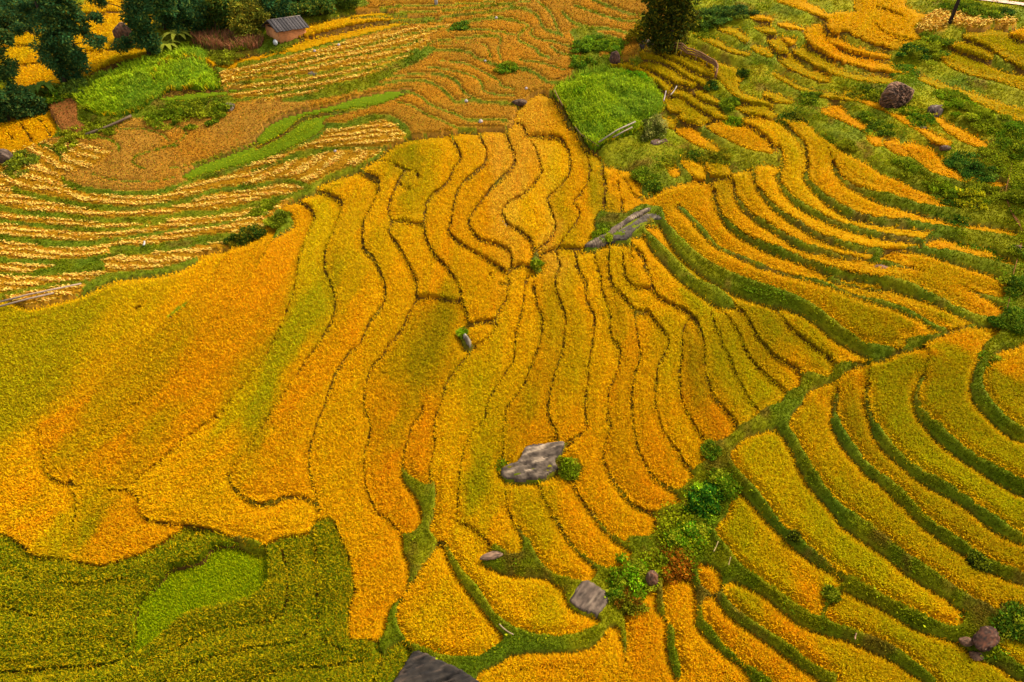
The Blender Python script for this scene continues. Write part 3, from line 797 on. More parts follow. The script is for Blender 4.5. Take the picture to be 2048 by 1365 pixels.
M_LEAF = mat_attr('leaf_blades', .9, .3); M_SOIL = mat_attr('turf_and_soil', .95, 0, .28, 2.2, .1)
# ---------------------------------------------------------------- blades
def blades(P, D, Lh, Wd, lean, droop, C):
    """arched leaf blades: root P, azimuth D (n,2), length, width, lean 0..1, droop 0..1 -> V, quads, tris, colours"""
    n = len(P); D3 = np.c_[D, np.zeros(n)]; side = np.c_[-D[:,1], D[:,0], np.zeros(n)]
    a = rng.rand(n)*np.pi; side = side*np.cos(a)[:,None]*.8+D3*np.sin(a)[:,None]*.6
    side /= np.linalg.norm(side, axis=1)[:,None]
    up = np.array([0,0,1.0])
    h1 = Lh*.6; p1 = P+up*(h1*np.sqrt(np.clip(1-lean**2, 0, 1)))[:,None]+D3*(h1*lean)[:,None]
    l2 = np.clip(lean+droop, 0, 1.6)
    p2 = p1+up*(Lh*.45*np.cos(l2*1.45))[:,None]+D3*(Lh*.45*np.sin(np.clip(l2*1.45,0,2.4)))[:,None]
    hw = (Wd*.5)[:,None]
    V = np.stack([P-side*hw*.7, P+side*hw*.7, p1-side*hw, p1+side*hw, p2], 1).reshape(-1, 3)
    b = np.arange(n)*5
    Q = np.stack([b, b+1, b+3, b+2], 1); Tt = np.stack([b+2, b+3, b+4], 1)
    return V, Q, Tt, np.repeat(C, 5, axis=0)
def merge(parts):
    Vs, Qs, Ts, Cs = [], [], [], []; o = 0
    for V, Q, Tt, C in parts:
        Vs.append(V); Cs.append(C); Qs.append(np.asarray(Q).reshape(-1,4)+o); Ts.append(np.asarray(Tt).reshape(-1,3)+o); o += len(V)
    return np.concatenate(Vs), [np.concatenate(Ts), np.concatenate(Qs)], np.concatenate(Cs)
# random sample positions over the whole plan, denser inside the view
def samples(n_in, n_out):
    u = np.r_[rng.rand(n_in)*(W+40)+PAD-20, rng.rand(n_out)*WP]; v = np.r_[rng.rand(n_in)*(H+40)+PAD-20, rng.rand(n_out)*HP]
    return u.clip(0, WP-1.01), v.clip(0, HP-1.01)
# direction pointing out of the crop near its edges
cm = (hc > .2).astype(float); cb = box(cm, 4)
EU, EV = np.gradient(cb, axis=1), np.gradient(cb, axis=0)
EDGE = np.clip((0.98-cb)*3, 0, 1)*(cm > 0)

ROCKS = dict(
mid='1001,940 1020,931 1038,923 1046,905 1052,896 1075,890 1124,886 1130,892 1121,912 1112,922 1117,934 1100,946 1089,954 1054,958 1012,956',
ledge='1168,492 1190,478 1215,462 1240,446 1262,432 1285,421 1302,416 1300,424 1270,441 1245,458 1220,474 1205,486 1190,493',
face='1205,484 1222,471 1247,456 1272,440 1296,427 1318,430 1324,437 1300,440 1286,450 1268,464 1258,476 1240,478 1222,477',
square='1138,1198 1160,1168 1172,1164 1190,1170 1219,1190 1221,1198 1212,1214 1196,1232 1186,1228 1166,1224 1150,1214',
bottom='785,1372 800,1345 822,1308 832,1303 850,1308 880,1322 915,1337 945,1356 965,1372 960,1400 880,1420 790,1400')
RMASK = np.zeros((HP, WP), np.int8)
for r_ in ROCKS.values(): fill_poly(RMASK, smooth([tuple(map(float, q.split(','))) for q in r_.split()], True, 4)+PAD, 1)
# ---------------------------------------------------------------- hillside ground
def terrain():
    h, w_ = GX.shape
    V = np.stack([GX, GY, GROUND], -1).reshape(-1, 3)
    i = np.arange(h*w_).reshape(h, w_)
    Q = np.stack([i[:-1,:-1], i[1:,:-1], i[1:,1:], i[:-1,1:]], -1).reshape(-1, 4)
    soil = lin((92,62,20))*.8*np.ones(3); m = (hc > .2)[...,None]
    C = np.where(m, soil, np.where((GK > 0)[...,None], RC*.9, BC)).reshape(-1, 3)
    tag(new_mesh('hillside', V, [Q], C, M_SOIL, smooth_=True), kind='structure')
    n = 140; xs = np.linspace(-420, 420, n); ys = np.linspace(-60, 620, n); X, Y = np.meshgrid(xs, ys); Z = M(X, Y)-2.2
    V = np.stack([X, Y, Z], -1).reshape(-1, 3); i = np.arange(n*n).reshape(n, n)
    Q = np.stack([i[:-1,:-1], i[:-1,1:], i[1:,1:], i[1:,:-1]], -1).reshape(-1, 4)
    n1 = fbm(X, Y, 14, 71)[...,None]; C = (lin((80,100,20))*.8*n1*1.3+lin((150,112,20))*.6*(1-n1)).reshape(-1, 3)
    tag(new_mesh('ground', V, [Q], C, M_SOIL, smooth_=True), kind='structure')
terrain()
# ---------------------------------------------------------------- crops, one object for each plot
SU, SV = samples(NB_IN, NB_OUT)
ok_ = RMASK[SV.astype(int), SU.astype(int)] == 0; SU, SV = SU[ok_], SV[ok_]
SL = LAB[SV.astype(int), SU.astype(int)]; SK = KIND[SV.astype(int), SU.astype(int)].astype(int)
def edge_dir(su, sv, n):
    du = -grid(EU, su, sv); dv = grid(EV, su, sv); e = grid(EDGE, su, sv)
    a = rng.rand(n)*2*np.pi; g = np.hypot(du, dv)+1e-9
    D = np.c_[np.cos(a), np.sin(a)]*(1-.75*e)[:,None]+np.c_[du/g, dv/g]*(.9*e)[:,None]
    return D/(np.linalg.norm(D, axis=1)[:,None]+1e-9), e
def crop_surface(L, inset=0.1):
    """closed body of a plot: top just under the leaf tips, walls down to the ground"""
    m = GL == L
    if GK[m][0] in (1, 7, 9):                                  # the crop leans over and half closes the narrow furrows
        d = m.copy()
        for ax in (0, 1):
            for sh in (1, -1): d |= np.roll(m, sh, ax)
        m = m | (d & (GK == 0) & (bfr > .62) & (fbm(GX, GY, 1.0, 141) > .60))
    ys, xs = np.nonzero(m); y0, y1, x0, x1 = max(ys.min()-1,0), ys.max()+2, max(xs.min()-1,0), xs.max()+2
    mm = m[y0:y1, x0:x1]; idx = np.full(mm.shape, -1); nn = mm.sum(); idx[mm] = np.arange(nn)
    X, Y, Z, Gd = [a[y0:y1, x0:x1][mm] for a in (GX, GY, TOP, GROUND)]
    k = int(GK[GL == L][0]); h = HC[k]; own = (GL == L)[y0:y1, x0:x1][mm]
    amp = .05 if h < .2 else .16*min(1, h/.6)
    big = 1.3*(fbm(X, Y, 2.2, 81)-.5) if k == 4 else 0
    e = EDGE[y0:y1, x0:x1][mm]
    Zt = Z-h*.22-h*.42*e+big+amp*(fbm(X, Y, .8, 3)-.55) if h > .2 else Z+0.03+.03*fbm(X, Y, .8, 3)
    if h > .2: Zt = np.where(own, Zt, Z-h*.62)
    a, b, c, d = idx[:-1,:-1], idx[1:,:-1], idx[1:,1:], idx[:-1,1:]
    ok = (a >= 0)&(b >= 0)&(c >= 0)&(d >= 0)
    Q = np.stack([a[ok], b[ok], c[ok], d[ok]], 1)
    if not len(Q): return None
    E = np.concatenate([Q[:,[0,1]], Q[:,[1,2]], Q[:,[2,3]], Q[:,[3,0]]]); key = E[:,0].astype(np.int64)*nn+E[:,1]; rk = E[:,1].astype(np.int64)*nn+E[:,0]
    B = E[~np.isin(key, rk)]
    ver = np.c_[X, Y, Zt]; low = np.c_[X, Y, np.minimum(Gd-.05, Zt-.02)]
    W4 = np.stack([B[:,1], B[:,0], B[:,0]+nn, B[:,1]+nn], 1)
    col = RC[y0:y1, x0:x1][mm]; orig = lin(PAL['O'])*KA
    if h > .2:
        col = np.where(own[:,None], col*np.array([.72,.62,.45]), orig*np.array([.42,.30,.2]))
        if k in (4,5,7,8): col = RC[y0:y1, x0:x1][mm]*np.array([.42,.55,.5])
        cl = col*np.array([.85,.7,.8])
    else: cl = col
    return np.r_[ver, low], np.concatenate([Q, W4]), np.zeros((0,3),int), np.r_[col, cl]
def jitter_col(C, n, s=.22, hue=.06):
    b = np.exp(s*rng.randn(n))[:,None]; h = 1+hue*rng.randn(n, 3); return np.clip(C*b*h, 0, .95)
def crop_blades(su, sv, k):
    n = len(su); X, Y, Z = grid(GX,su,sv), grid(GY,su,sv), grid(TOP,su,sv); ppm = grid(PPM,su,sv)
    C = np.stack([grid(RC[...,i],su,sv) for i in range(3)], 1)
    h = HC[k]; D, e = edge_dir(su, sv, n)
    if k in (1,9,7,8,5):
        Lm = {1:.26,9:.22,7:.24,8:.16,5:.2}[k]
        Lh = np.maximum(Lm, 3.2/ppm)*(.65+.7*rng.rand(n)); Wd = np.maximum({1:.038,9:.036,7:.045,8:.03,5:.03}[k], 1.45/ppm)*(.7+.6*rng.rand(n))
        drop = e*h*.55*rng.rand(n); lean = .15+.5*rng.rand(n)+.25*e; droop = .2+.5*rng.rand(n)
        tf = (e > .35)*(rng.rand(n) < .6); Lh = Lh*(1+.55*tf); lean = lean+.25*tf; Wd = Wd*(1+.1*tf)
        P = np.c_[X, Y, Z-Lh*.55-drop-.34*e*h+.10*(fbm(X,Y,.8,3)-.5)]
        if k == 8: lean *= .6; droop *= .5
        if k in (1,9):
            ee = np.clip(e*1.3,0,.8)[:,None]; o = lin(PAL['O'])*KA; C = C*(1-ee)+o*ee
            gp = rng.rand(n) < (.10 if k == 1 else .2); C[gp] = C[gp]*.6+lin((130,128,16))*KA*.4
            dk = rng.rand(n) < .10; C[dk] *= np.array([.78,.62,.5])
        if k == 7:
            gp = rng.rand(n) < .45; C[gp] = lin((92,108,6))*KA; yp = rng.rand(n) < .25; C[yp] = lin((190,158,6))*KA
        return blades(P, D, Lh, Wd, lean, droop, jitter_col(C, n,   .20 if k == 7 else .12))
    if k == 4:                                          # tall rank grass in clumps
        cl = fbm(X, Y, 2.2, 81); Lh = (.4+.5*rng.rand(n))*(.6+.7*cl); Wd = np.maximum(.05, 1.5/ppm)*(.7+.6*rng.rand(n))
        P = np.c_[X, Y, Z-.35+1.3*(cl-.5)]
        return blades(P, D, Lh, Wd, .15+.45*rng.rand(n), .3+.5*rng.rand(n), jitter_col(C, n, .16))
    if k == 10:
        Lh = .9+.8*rng.rand(n); Wd = np.maximum(.06, 1.5/ppm)
        C[:] = lin((170,110,70))*KA; gp = rng.rand(n) < .3; C[gp] = lin((120,110,40))*KA
        return blades(np.c_[X, Y, Z-.5], D, Lh, Wd, .05+.25*rng.rand(n), .1+.6*rng.rand(n), jitter_col(C, n, .25))
    Lh = np.maximum(.12, 2.2/ppm)*(.6+.7*rng.rand(n)); Wd = np.maximum(.05, 1.5/ppm)   # stubble
    if k == 3:
        gm = np.clip((fbm(X,Y,3,121)-.35)*3,0,1); gp = rng.rand(n) < .1+.3*gm; C[gp] = lin((146,138,26))*KA; bp = rng.rand(n) < .22; C[bp] = lin((112,64,26))*KA; op = rng.rand(n) < .2; C[op] = lin((206,146,34))*KA
    if k == 2: gp = rng.rand(n) < .25; C[gp] = lin((120,116,22))*KA; bp = rng.rand(n) < .25; C[bp] = lin((120,70,26))*KA
    if k == 6: bp = rng.rand(n) < .3; C[bp] = lin((104,104,30))*KA
    return blades(np.c_[X, Y, Z+.02], D, Lh, Wd, .2+.5*rng.rand(n), .3*rng.rand(n), jitter_col(C, n, .25))
def straw_rows(m_lab, L):
    """cut straw laid down in wavering rows that follow the terrace"""
    sel = np.flatnonzero((SL == L)); 
    if not len(sel): return None
    su, sv = SU[sel], SV[sel]
    X, Y = grid(GX,su,sv), grid(GY,su,sv)
    u, v = su-PAD, sv-PAD
    w1 = 7*(fbm(X,Y,6,91)-.5)
    if v.mean() > 395: phase = (v-(20*np.exp(-((u-230)/260)**2)))/13.5
    elif u.mean() > 1700: phase = (u*.7+v)/7.0
    elif v.mean() > 285 or u.mean() < 500:
        phase = np.hypot((u-290)*.42, (v-255))/15.0
    elif u.mean() > 430 and v.mean() < 215: phase = (v+.2*u)/10.5
    else: phase = (v+.12*u)/11.0
    ph = (phase+w1*.22) % 1.0
    keep = (ph < .46)&(rng.rand(len(u)) < .9*np.clip(fbm(X,Y,1.3,95)*1.9-.2,.15,1))
    s = sel[keep]; n = len(s)
    if n < 3: return None
    X, Y, Z, ppm = grid(GX,SU[s],SV[s]), grid(GY,SU[s],SV[s]), grid(TOP,SU[s],SV[s]), grid(PPM,SU[s],SV[s])
    a = rng.randn(n)*.5+rng.choice([0, np.pi], n); D = np.c_[np.cos(a), np.sin(a)]
    Lh = np.maximum(.4, 5.5/ppm)*(.6+.6*rng.rand(n)); C = np.tile(lin((252,212,92))*KA, (n,1)); o = rng.rand(n) < .3; C[o] = lin((230,160,60))*KA
    return blades(np.c_[X, Y, Z+.08+.10*rng.rand(n)], D, Lh, np.maximum(.09, 2.0/ppm), .75+.3*rng.rand(n), .5+.3*rng.rand(n), jitter_col(C, n, .16, .03))
NAMES = {1:('rice_terrace','rice terrace'),9:('rice_terrace','rice terrace'),7:('rice_terrace','rice terrace'),8:('grass_plot','grass plot'),5:('rice_terrace','rice terrace'),
         2:('stubble_terrace','stubble terrace'),3:('harvested_terrace','harvested terrace'),4:('tall_grass','tall grass'),6:('bare_soil_patch','soil patch'),10:('dry_maize','maize plot')}
kindname = {}
order = np.argsort(SL, kind='stable'); sl = SL[order]
bounds = {int(L): (np.searchsorted(sl, L), np.searchsorted(sl, L, 'right')) for L in np.unique(sl)}
LABELS = {}
for ln in LABEL_TABLE.strip().splitlines():
    pos, txt = ln.split(' ', 1); a, b = pos.split(',')
    L = int(LAB[int(b)+PAD, int(a)+PAD]); 
    if KIND[int(b)+PAD, int(a)+PAD] == 0: print('LABEL SEED ON BANK', ln); continue
    if L in LABELS: print('DUP SEED', ln, '|', LABELS[L]); continue
    LABELS[L] = txt
for L in np.unique(GL[GK > 0]):
    L = int(L); k = int(GK[GL == L][0]); parts = []
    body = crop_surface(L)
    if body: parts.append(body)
    if L in bounds:
        idx = order[bounds[L][0]:bounds[L][1]]
        if k in (2,6): idx = idx[:max(3, int(len(idx)*.6))]
        if len(idx) > 2: parts.append(crop_blades(SU[idx], SV[idx], k))
    if k == 2:
        s = straw_rows(None, L)
        if s: parts.append(s)
    if not parts: continue
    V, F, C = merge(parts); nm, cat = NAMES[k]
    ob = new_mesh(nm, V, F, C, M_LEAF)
    if L not in LABELS:
        ys, xs = np.nonzero(GL == L); j = len(ys)//2; print('NO LABEL', k, int(gu[xs[j]]-PAD), int(gv[ys[j]]-PAD), len(ys))
    tag(ob, LABELS.get(L, 'ripe terrace'), cat)
# ---------------------------------------------------------------- turf on the banks
idx = np.flatnonzero(SK == 0); su, sv = SU[idx], SV[idx]; n = len(idx)
X, Y, Z, ppm = grid(GX,su,sv), grid(GY,su,sv), grid(GROUND,su,sv), grid(PPM,su,sv)
C = np.stack([grid(BC[...,i],su,sv) for i in range(3)], 1)*1.15
wild = np.clip((fbm(X,Y,2.4,101)-.45)*5, 0, 1)*(1-grid(bfr,su,sv)).clip(0,1)
a = rng.rand(n)*2*np.pi; D = np.c_[np.cos(a), np.sin(a)]
Lh = np.maximum(.13, 2.2/ppm)*(.6+.7*rng.rand(n))*(1+1.1*wild); Wd = np.maximum(.035, 1.6/ppm)*(.7+.6*rng.rand(n))
V, Q, Tt, Cc = blades(np.c_[X, Y, Z-.02], D, Lh, Wd, .2+.5*rng.rand(n), .2+.5*rng.rand(n), jitter_col(C, n, .22))
tag(new_mesh('bank_grass', V, [Tt, Q], Cc, M_LEAF), 'short green grass and weeds covering the banks and gullies between the rice terraces', 'grass', kind='stuff')

# broad-leaved undergrowth on the wild parts of the banks
Lu = fbm(X, Y, 3.2, 111); wide = (1-grid(bfr,su,sv)).clip(0,1); upm = np.clip((su-PAD-1150)/200,0,1)*np.clip((760-(sv-PAD))/200,0,1)+np.clip(1-np.hypot((su-PAD-1350)/150,(sv-PAD-1080)/130),0,1)*1.5
upm *= 1-.6*((su-PAD > 1830)&(sv-PAD < 250))
sel = np.flatnonzero((Lu > .52)&(wide > .7)&(rng.rand(n) < .4*np.clip(upm,0,1)+.02)); m_ = len(sel)
rep_ = np.repeat(sel, 2); q = len(rep_); hgt = (.08+.30*np.clip((Lu[rep_]-.47)*5,0,1))
Pq = np.c_[X[rep_]+.16*rng.randn(q), Y[rep_]+.16*rng.randn(q), Z[rep_]+hgt*rng.rand(q)]
tt = rng.randn(q,3); tt[:,2] = np.abs(tt[:,2])*.5; tt /= np.linalg.norm(tt,axis=1)[:,None]; ss = np.cross(tt, rng.randn(q,3)); ss /= np.linalg.norm(ss,axis=1)[:,None]
ll = (np.maximum(.16, 2.6/ppm[rep_])*(.6+.8*rng.rand(q)))[:,None]
Vq = np.stack([Pq, Pq+tt*ll*.5+ss*ll*.3, Pq+tt*ll, Pq+tt*ll*.5-ss*ll*.3], 1).reshape(-1,3); bq = np.arange(q)*4
hue = fbm(X[rep_], Y[rep_], 5, 115)[:,None]; hue = np.clip((hue-.4)*5,0,1)
Cq = jitter_col((lin((104,128,12))*(1-hue)+lin((146,150,10))*hue)*.9, q, .25)
tag(new_mesh('undergrowth', Vq, [np.stack([bq,bq+1,bq+2,bq+3],1)], np.repeat(Cq,4,axis=0), M_LEAF), 'leafy green undergrowth spread over the wild parts of the banks', 'undergrowth', kind='stuff')
# ================================================================ rocks
M_ROCK = mat_attr('weathered_rock', .9, 0, .35, 1.6, .2)
M_WOOD = mat_attr('old_wood', .85, 0, .25, 5, .15)
M_MUD = mat_attr('mud_brick', .95, 0, .18, 2.5, .05)
def rock_slab(pts, name, label, cat='rock', base=(132,118,108), dark=(82,72,66), light=(176,160,146), rise=.12, ang=.5, tilt=0, step=2.0, wall=1.2, scale=1.0):
    """flat outcrop: traced outline laid on the hillside as a thick, weathered slab with bedding ridges"""
    p = smooth([tuple(map(float, q.split(','))) for q in pts.split()], True, 4)
    x0, y0 = p.min(0)-3; x1, y1 = p.max(0)+3
    us = np.arange(x0, x1, step); vs = np.arange(y0, y1, step); U, Vv = np.meshgrid(us, vs)
    msk = np.zeros((len(vs), len(us)), np.int8); fill_poly(msk, (p-[x0, y0])/step, 1); m = msk > 0
    X, Y, Z0 = [grid(a, U+PAD, Vv+PAD) for a in (GX, GY, box(TOP, 3))]
    edge = box(m.astype(float), 2); ca, sa = math.cos(ang), math.sin(ang)
    s = X*sa-Y*ca; r = X*ca+Y*sa                                       # bedding runs along the r direction
    bed = np.abs(((s*2.6+.9*fbm(X, Y, 1.3, 7)) % 1)-.5)*2
    crack = np.clip((fbm(r*.6, s*3, .7, 9)-.62)*6, 0, 1)
    Z = Z0+rise*np.clip(edge*1.6-.6, 0, 1)+.10*(bed-.5)+.18*(fbm(X, Y, .9, 12)-.5)-.14*crack+tilt*(s-s[m].mean())*.1
    t = np.clip(fbm(r*1.1, s*3.4, .5, 15)*2.2-.6, 0, 1)[...,None]; t2 = np.clip(fbm(r*.4, s*2.5, .45, 18)*4-2.3, 0, 1)[...,None]
    C = lin(dark)*(1-t)+lin(base)*t; C = C*(1-t2)+lin(light)*t2; C = C*(1-.5*crack[...,None])*np.array([.74,.70,.54])
    n = m.sum(); idx = np.full(m.shape, -1); idx[m] = np.arange(n)
    a, b, c, d = idx[:-1,:-1], idx[1:,:-1], idx[1:,1:], idx[:-1,1:]; ok = (a>=0)&(b>=0)&(c>=0)&(d>=0); Q = np.stack([a[ok], b[ok], c[ok], d[ok]], 1)
    E = np.concatenate([Q[:,[0,1]], Q[:,[1,2]], Q[:,[2,3]], Q[:,[3,0]]]); B = E[~np.isin(E[:,0]*n+E[:,1], E[:,1]*n+E[:,0])]
    V = np.c_[X[m], Y[m], Z[m]]; lo = V.copy(); lo[:,2] -= wall
    W4 = np.stack([B[:,1], B[:,0], B[:,0]+n, B[:,1]+n], 1)
    o = new_mesh(name, np.r_[V, lo], [np.concatenate([Q, W4])], np.r_[C[m], C[m]*.8], M_ROCK, smooth_=True)
    return tag(o, label, cat)
def ico(sub):
    bm = bmesh.new(); bmesh.ops.create_icosphere(bm, subdivisions=sub, radius=1); V = np.array([v.co[:] for v in bm.verts]); F = np.array([[v.index for v in f.verts] for f in bm.faces]); bm.free(); return V, F
def boulder(u, v, size, label, name='boulder', cat='boulder', base=(128,104,94), dark=(66,54,48), light=(170,142,128), ax=(1,.8,.7), rz=0, sub=4, k=0, rough=.28, sink=.25, parent=None):
    V, F = ico(sub); P = at(u, v)
    q = V*3+k*7
    d = 1+rough*(fbm(q[:,0]+q[:,2]*.7, q[:,1]-q[:,2]*.5, 1.3, 21+k)-.5)*2+.10*(fbm(q[:,0]*3, q[:,2]*3+q[:,1], 1, 25+k)-.5)
    for j in range(7):                                                 # broken facets
        nrm = rng.randn(3); nrm /= np.linalg.norm(nrm); h = .72+.2*rng.rand(); dd = V@nrm*d; over = np.maximum(dd-h, 0); d = d-over*.8
    W_ = V*d[:,None]*np.array(ax)*size; c, s = math.cos(rz), math.sin(rz)
    W_ = np.c_[W_[:,0]*c-W_[:,1]*s, W_[:,0]*s+W_[:,1]*c, W_[:,2]]
    t = np.clip(fbm(q[:,0]*2, q[:,1]*2+q[:,2]*2, 1.2, 28+k)*2.2-.6, 0, 1)[:,None]; t2 = np.clip(fbm(q[:,0]*3+5, q[:,2]*3, 1, 29+k)*3-1.8, 0, 1)[:,None]
    C = (lin(dark)*(1-t)+lin(base)*t)*(1-t2)+lin(light)*t2; C = C*(np.array([1.7,1.45,1.0]) if k == 1 else np.array([.68,.60,.44]))
    if k == 1:
        pit = np.clip((V@np.array([-.62,-.70,-.1])-.1)*4, 0, 1)*np.clip(.45+(fbm(q[:,0]*3.5, q[:,2]*3.5+q[:,1]*2, .6, 77)-.5)*3.5, 0, 1); C = C*(1-.75*pit[:,None])+lin((40,30,24))*.75*pit[:,None]; W_ -= (V*pit[:,None])*.22
    o = new_mesh(name, W_, [F], C, M_ROCK); o.location = (P.x, P.y, P.z+size*ax[2]*(1-sink))
    return tag(o, label, cat)
rock_slab(ROCKS['mid'],
    'flat_rock', 'flat grey bedrock outcrop with pale patches in the middle of the golden slope', ang=.25, base=(122,106,96), dark=(70,58,52), light=(184,162,146))
rock_slab(ROCKS['ledge'], 'rock_ledge',
    'long narrow grey rock ledge with a pale crest between the golden terraces', ang=.62, base=(130,110,98), dark=(70,58,52), light=(206,184,164), rise=.2)
rock_slab(ROCKS['face'], 'flat_rock',
    'dark sloping rock face tucked under the long pale ledge', ang=.62, base=(104,92,84), dark=(62,54,50), light=(140,126,114), rise=.05)
rock_slab(ROCKS['square'], 'flat_rock',
    'square grey rock slab split by diagonal cracks beside the crescent terrace', ang=.9, base=(118,100,92), dark=(74,62,56), light=(150,132,120))
rock_slab(ROCKS['bottom'], 'dark_boulder',
    'large dark smooth boulder with a pale rim at the bottom edge', 'boulder', base=(66,58,54), dark=(44,40,40), light=(104,86,78), ang=.3, rise=.3)
rock_slab('1280,84 1298,78 1312,80 1308,86 1290,92 1270,93', 'flat_rock', 'small grey rock slab at the foot of the dark tree near the top', ang=.4, base=(110,98,92))
rock_slab('452,206 462,205 471,210 465,223 453,222 448,214', 'flat_rock', 'small square grey slab below the tall grass mound', ang=.7, rise=.3)
rock_slab('612,146 625,144 634,148 630,152 616,152', 'flat_rock', 'small grey rock among the parallel straw rows', base=(110,100,100))
rock_slab('440,64 455,58 478,62 498,70 480,76 455,74', 'flat_rock', 'grey rock heap behind the dry maize', base=(124,110,106))
rock_slab('1300,283 1318,277 1336,280 1330,288 1308,293', 'flat_rock', 'brown rock slab in the grassy gully left of the short orange strip', base=(116,84,74), dark=(84,60,52))
rock_slab('1858,213 1872,208 1890,211 1888,219 1868,223 1856,222', 'rubble_heap', 'dark brown rubble heap above the short orange strip', 'rubble', base=(104,78,76), dark=(60,46,44), rise=.3)
rock_slab('925,672 931,670 944,688 940,696 932,688', 'flat_rock', 'little grey rock shelf beside the small gold lobe', base=(160,148,138), light=(200,188,176), rise=.4)
rock_slab('1942,404 1958,403 1976,410 1978,419 1960,420', 'flat_rock', 'dark rock in the weeds below the leafy bushes', base=(92,74,66))
boulder(1790, 201, 1.6, 'big round brown boulder with a dark honeycombed face on the upper right hill', ax=(1.15,.85,.95), rz=.5, sub=6, rough=.16, k=1, sink=.35, base=(112,86,74), dark=(40,32,28), light=(164,128,108))
boulder(1302, 1166, .55, 'small upright brown boulder above the orange wedge of rice', ax=(.7,.7,1.0), k=2, base=(140,96,74))
boulder(1966, 1284, .7, 'dark brown elongated boulder lying in a hollow near the lower right corner', ax=(1.5,.7,.6), rz=.6, k=3, base=(104,64,46), dark=(40,28,22))
boulder(1933, 1283, .36, 'pale brown boulder left of the dark elongated one', ax=(1.2,.7,.6), k=4, base=(142,106,88))
boulder(1955, 1308, .36, 'pinkish boulder just below the dark elongated one', ax=(1.1,.7,.6), k=5, base=(160,120,98))
boulder(247, 76, 1.5, 'brown pointed boulder in the golden field between the dark trees', ax=(.9,.8,1.1), k=6, base=(136,98,78))
boulder(1229, 122, .9, 'brown broken boulder above the gully head', ax=(.8,.8,1.1), k=7, base=(140,96,80))
boulder(1001, 436, .32, 'small white-grey stone on the dark furrow below the summit', ax=(1.1,.8,.8), sub=3, k=8, base=(190,180,170), light=(225,220,212), dark=(120,110,104))
boulder(1008, 442, .3, 'white stone right beside the white-grey one', ax=(1,.8,.8), sub=3, k=9, base=(205,198,190), light=(230,226,220), dark=(130,120,112))
boulder(983, 1114, .45, 'pale flat stone in the brown grassy hollow', ax=(1.7,.6,.35), rz=.2, sub=3, k=10, base=(172,140,122))
boulder(1890, 295, .4, 'brown stone between two orange strips on the upper right hill', ax=(1.5,.8,.7), k=11, base=(120,92,82))
boulder(1846, 246, .35, 'small reddish stone above the middle orange strip', ax=(1.4,.8,.7), k=12, base=(134,96,84))
boulder(1764, 524, .45, 'pinkish stone in the gap between two golden strips', ax=(1.6,.8,.5), k=13, base=(176,130,116))
boulder(2036, 500, .4, 'pinkish brown boulder on the bare trail at the right edge', ax=(1.3,.8,.6), k=14, base=(168,122,108))
boulder(12, 322, 1.0, 'grey rounded boulder inside a bush at the left edge', ax=(1,.8,.9), k=15, base=(120,104,100))
boulder(1038, 205, .7, 'dark brown stones at the left foot of the summit', ax=(1.3,.8,.6), k=16, base=(100,80,66))
for i, (u, v, s, t) in enumerate([(629,102,.34,'lavender-white sack on the edge of the golden field below the hut'),(677,90,.36,'white sack on the straw rows below the hilltop field'),
        (932,203,.36,'white sack lying by a green ridge above the brown slope'),(961,247,.42,'white sack near the top edge of the golden slope'),(1052,180,.3,'white sack beside the summit'),
        (992,36,.34,'white sack on a green ridge near the top edge'),(670,302,.3,'white sack on the ridge below the straw fan'),(712,5,.5,'white sack at the edge of the hilltop trees'),
        (970,123,.28,'white sack at the corner of the small harvested plot')]):
    V, F = ico(3); d = 1+.25*(fbm(V[:,0]*2+i, V[:,1]*2+V[:,2], .8, 33)-.5); top = np.where(V[:,2] > .75, 1.25, 1); Wv = V*d[:,None]*np.array([1,.75,.8])*s*.62; Wv[:,2] *= top
    P = at(u, v); o = new_mesh('sack', Wv, [F], np.tile(lin((176,160,150)), (len(V),1)), M_MUD, smooth_=True); o.location = (P.x, P.y, P.z+s*.4); tag(o, t, 'sack', 'white sacks left on the harvested slope')
# ================================================================ wooden poles
def tube(path, r, sides=7, C=(150,120,90), r1=None):
    path = np.array(path, float); n = len(path); r1 = r if r1 is None else r1
    V = []; 
    for i, p in enumerate(path):
        t = path[min(i+1, n-1)]-path[max(i-1, 0)]; t /= np.linalg.norm(t)+1e-9
        a = np.cross(t, [0,0,1.0]); a = a if np.linalg.norm(a) > .05 else np.array([1.,0,0]); a /= np.linalg.norm(a); b = np.cross(t, a)
        rr = r+(r1-r)*i/(n-1)
        for k in range(sides): th = 2*math.pi*k/sides; V.append(p+rr*(math.cos(th)*a+math.sin(th)*b))
    Q = [[i*sides+k, i*sides+(k+1)%sides, (i+1)*sides+(k+1)%sides, (i+1)*sides+k] for i in range(n-1) for k in range(sides)]
    T3 = [[0, k+1, k] for k in range(1, sides-1)]+[[(n-1)*sides, (n-1)*sides+k, (n-1)*sides+k+1] for k in range(1, sides-1)]
    C = np.tile(lin(C)*.6, (len(V), 1))*(.85+.3*rng.rand(len(V), 1))
    return np.array(V), np.array(Q), np.array(T3), C
def pole(px, r, label, C=(150,128,104), dz=.35, name='wooden_pole', cat='pole', dz2=None):
    pts = [at(*q, dz=dz if (dz2 is None or i == 0) else dz2, ground=False) for i, q in enumerate(px)]
    if len(pts) == 2: pts = [pts[0]+(pts[1]-pts[0])*t+Vector((0,0,-.12*math.sin(math.pi*t))) for t in np.linspace(0,1,7)]
    V, F, C_ = merge([tube(pts, r, C=C)]); return tag(new_mesh(name, V, F, C_, M_WOOD), label, cat)
pole([(172,273),(265,239)], .16, 'long weathered pole lying across the brown slope below the tall grass', (128,104,78))
pole([(-12,616),(60,598),(165,575)], .09, 'upper pale rail along the grassy ridge at the left edge', (190,160,130), .5)
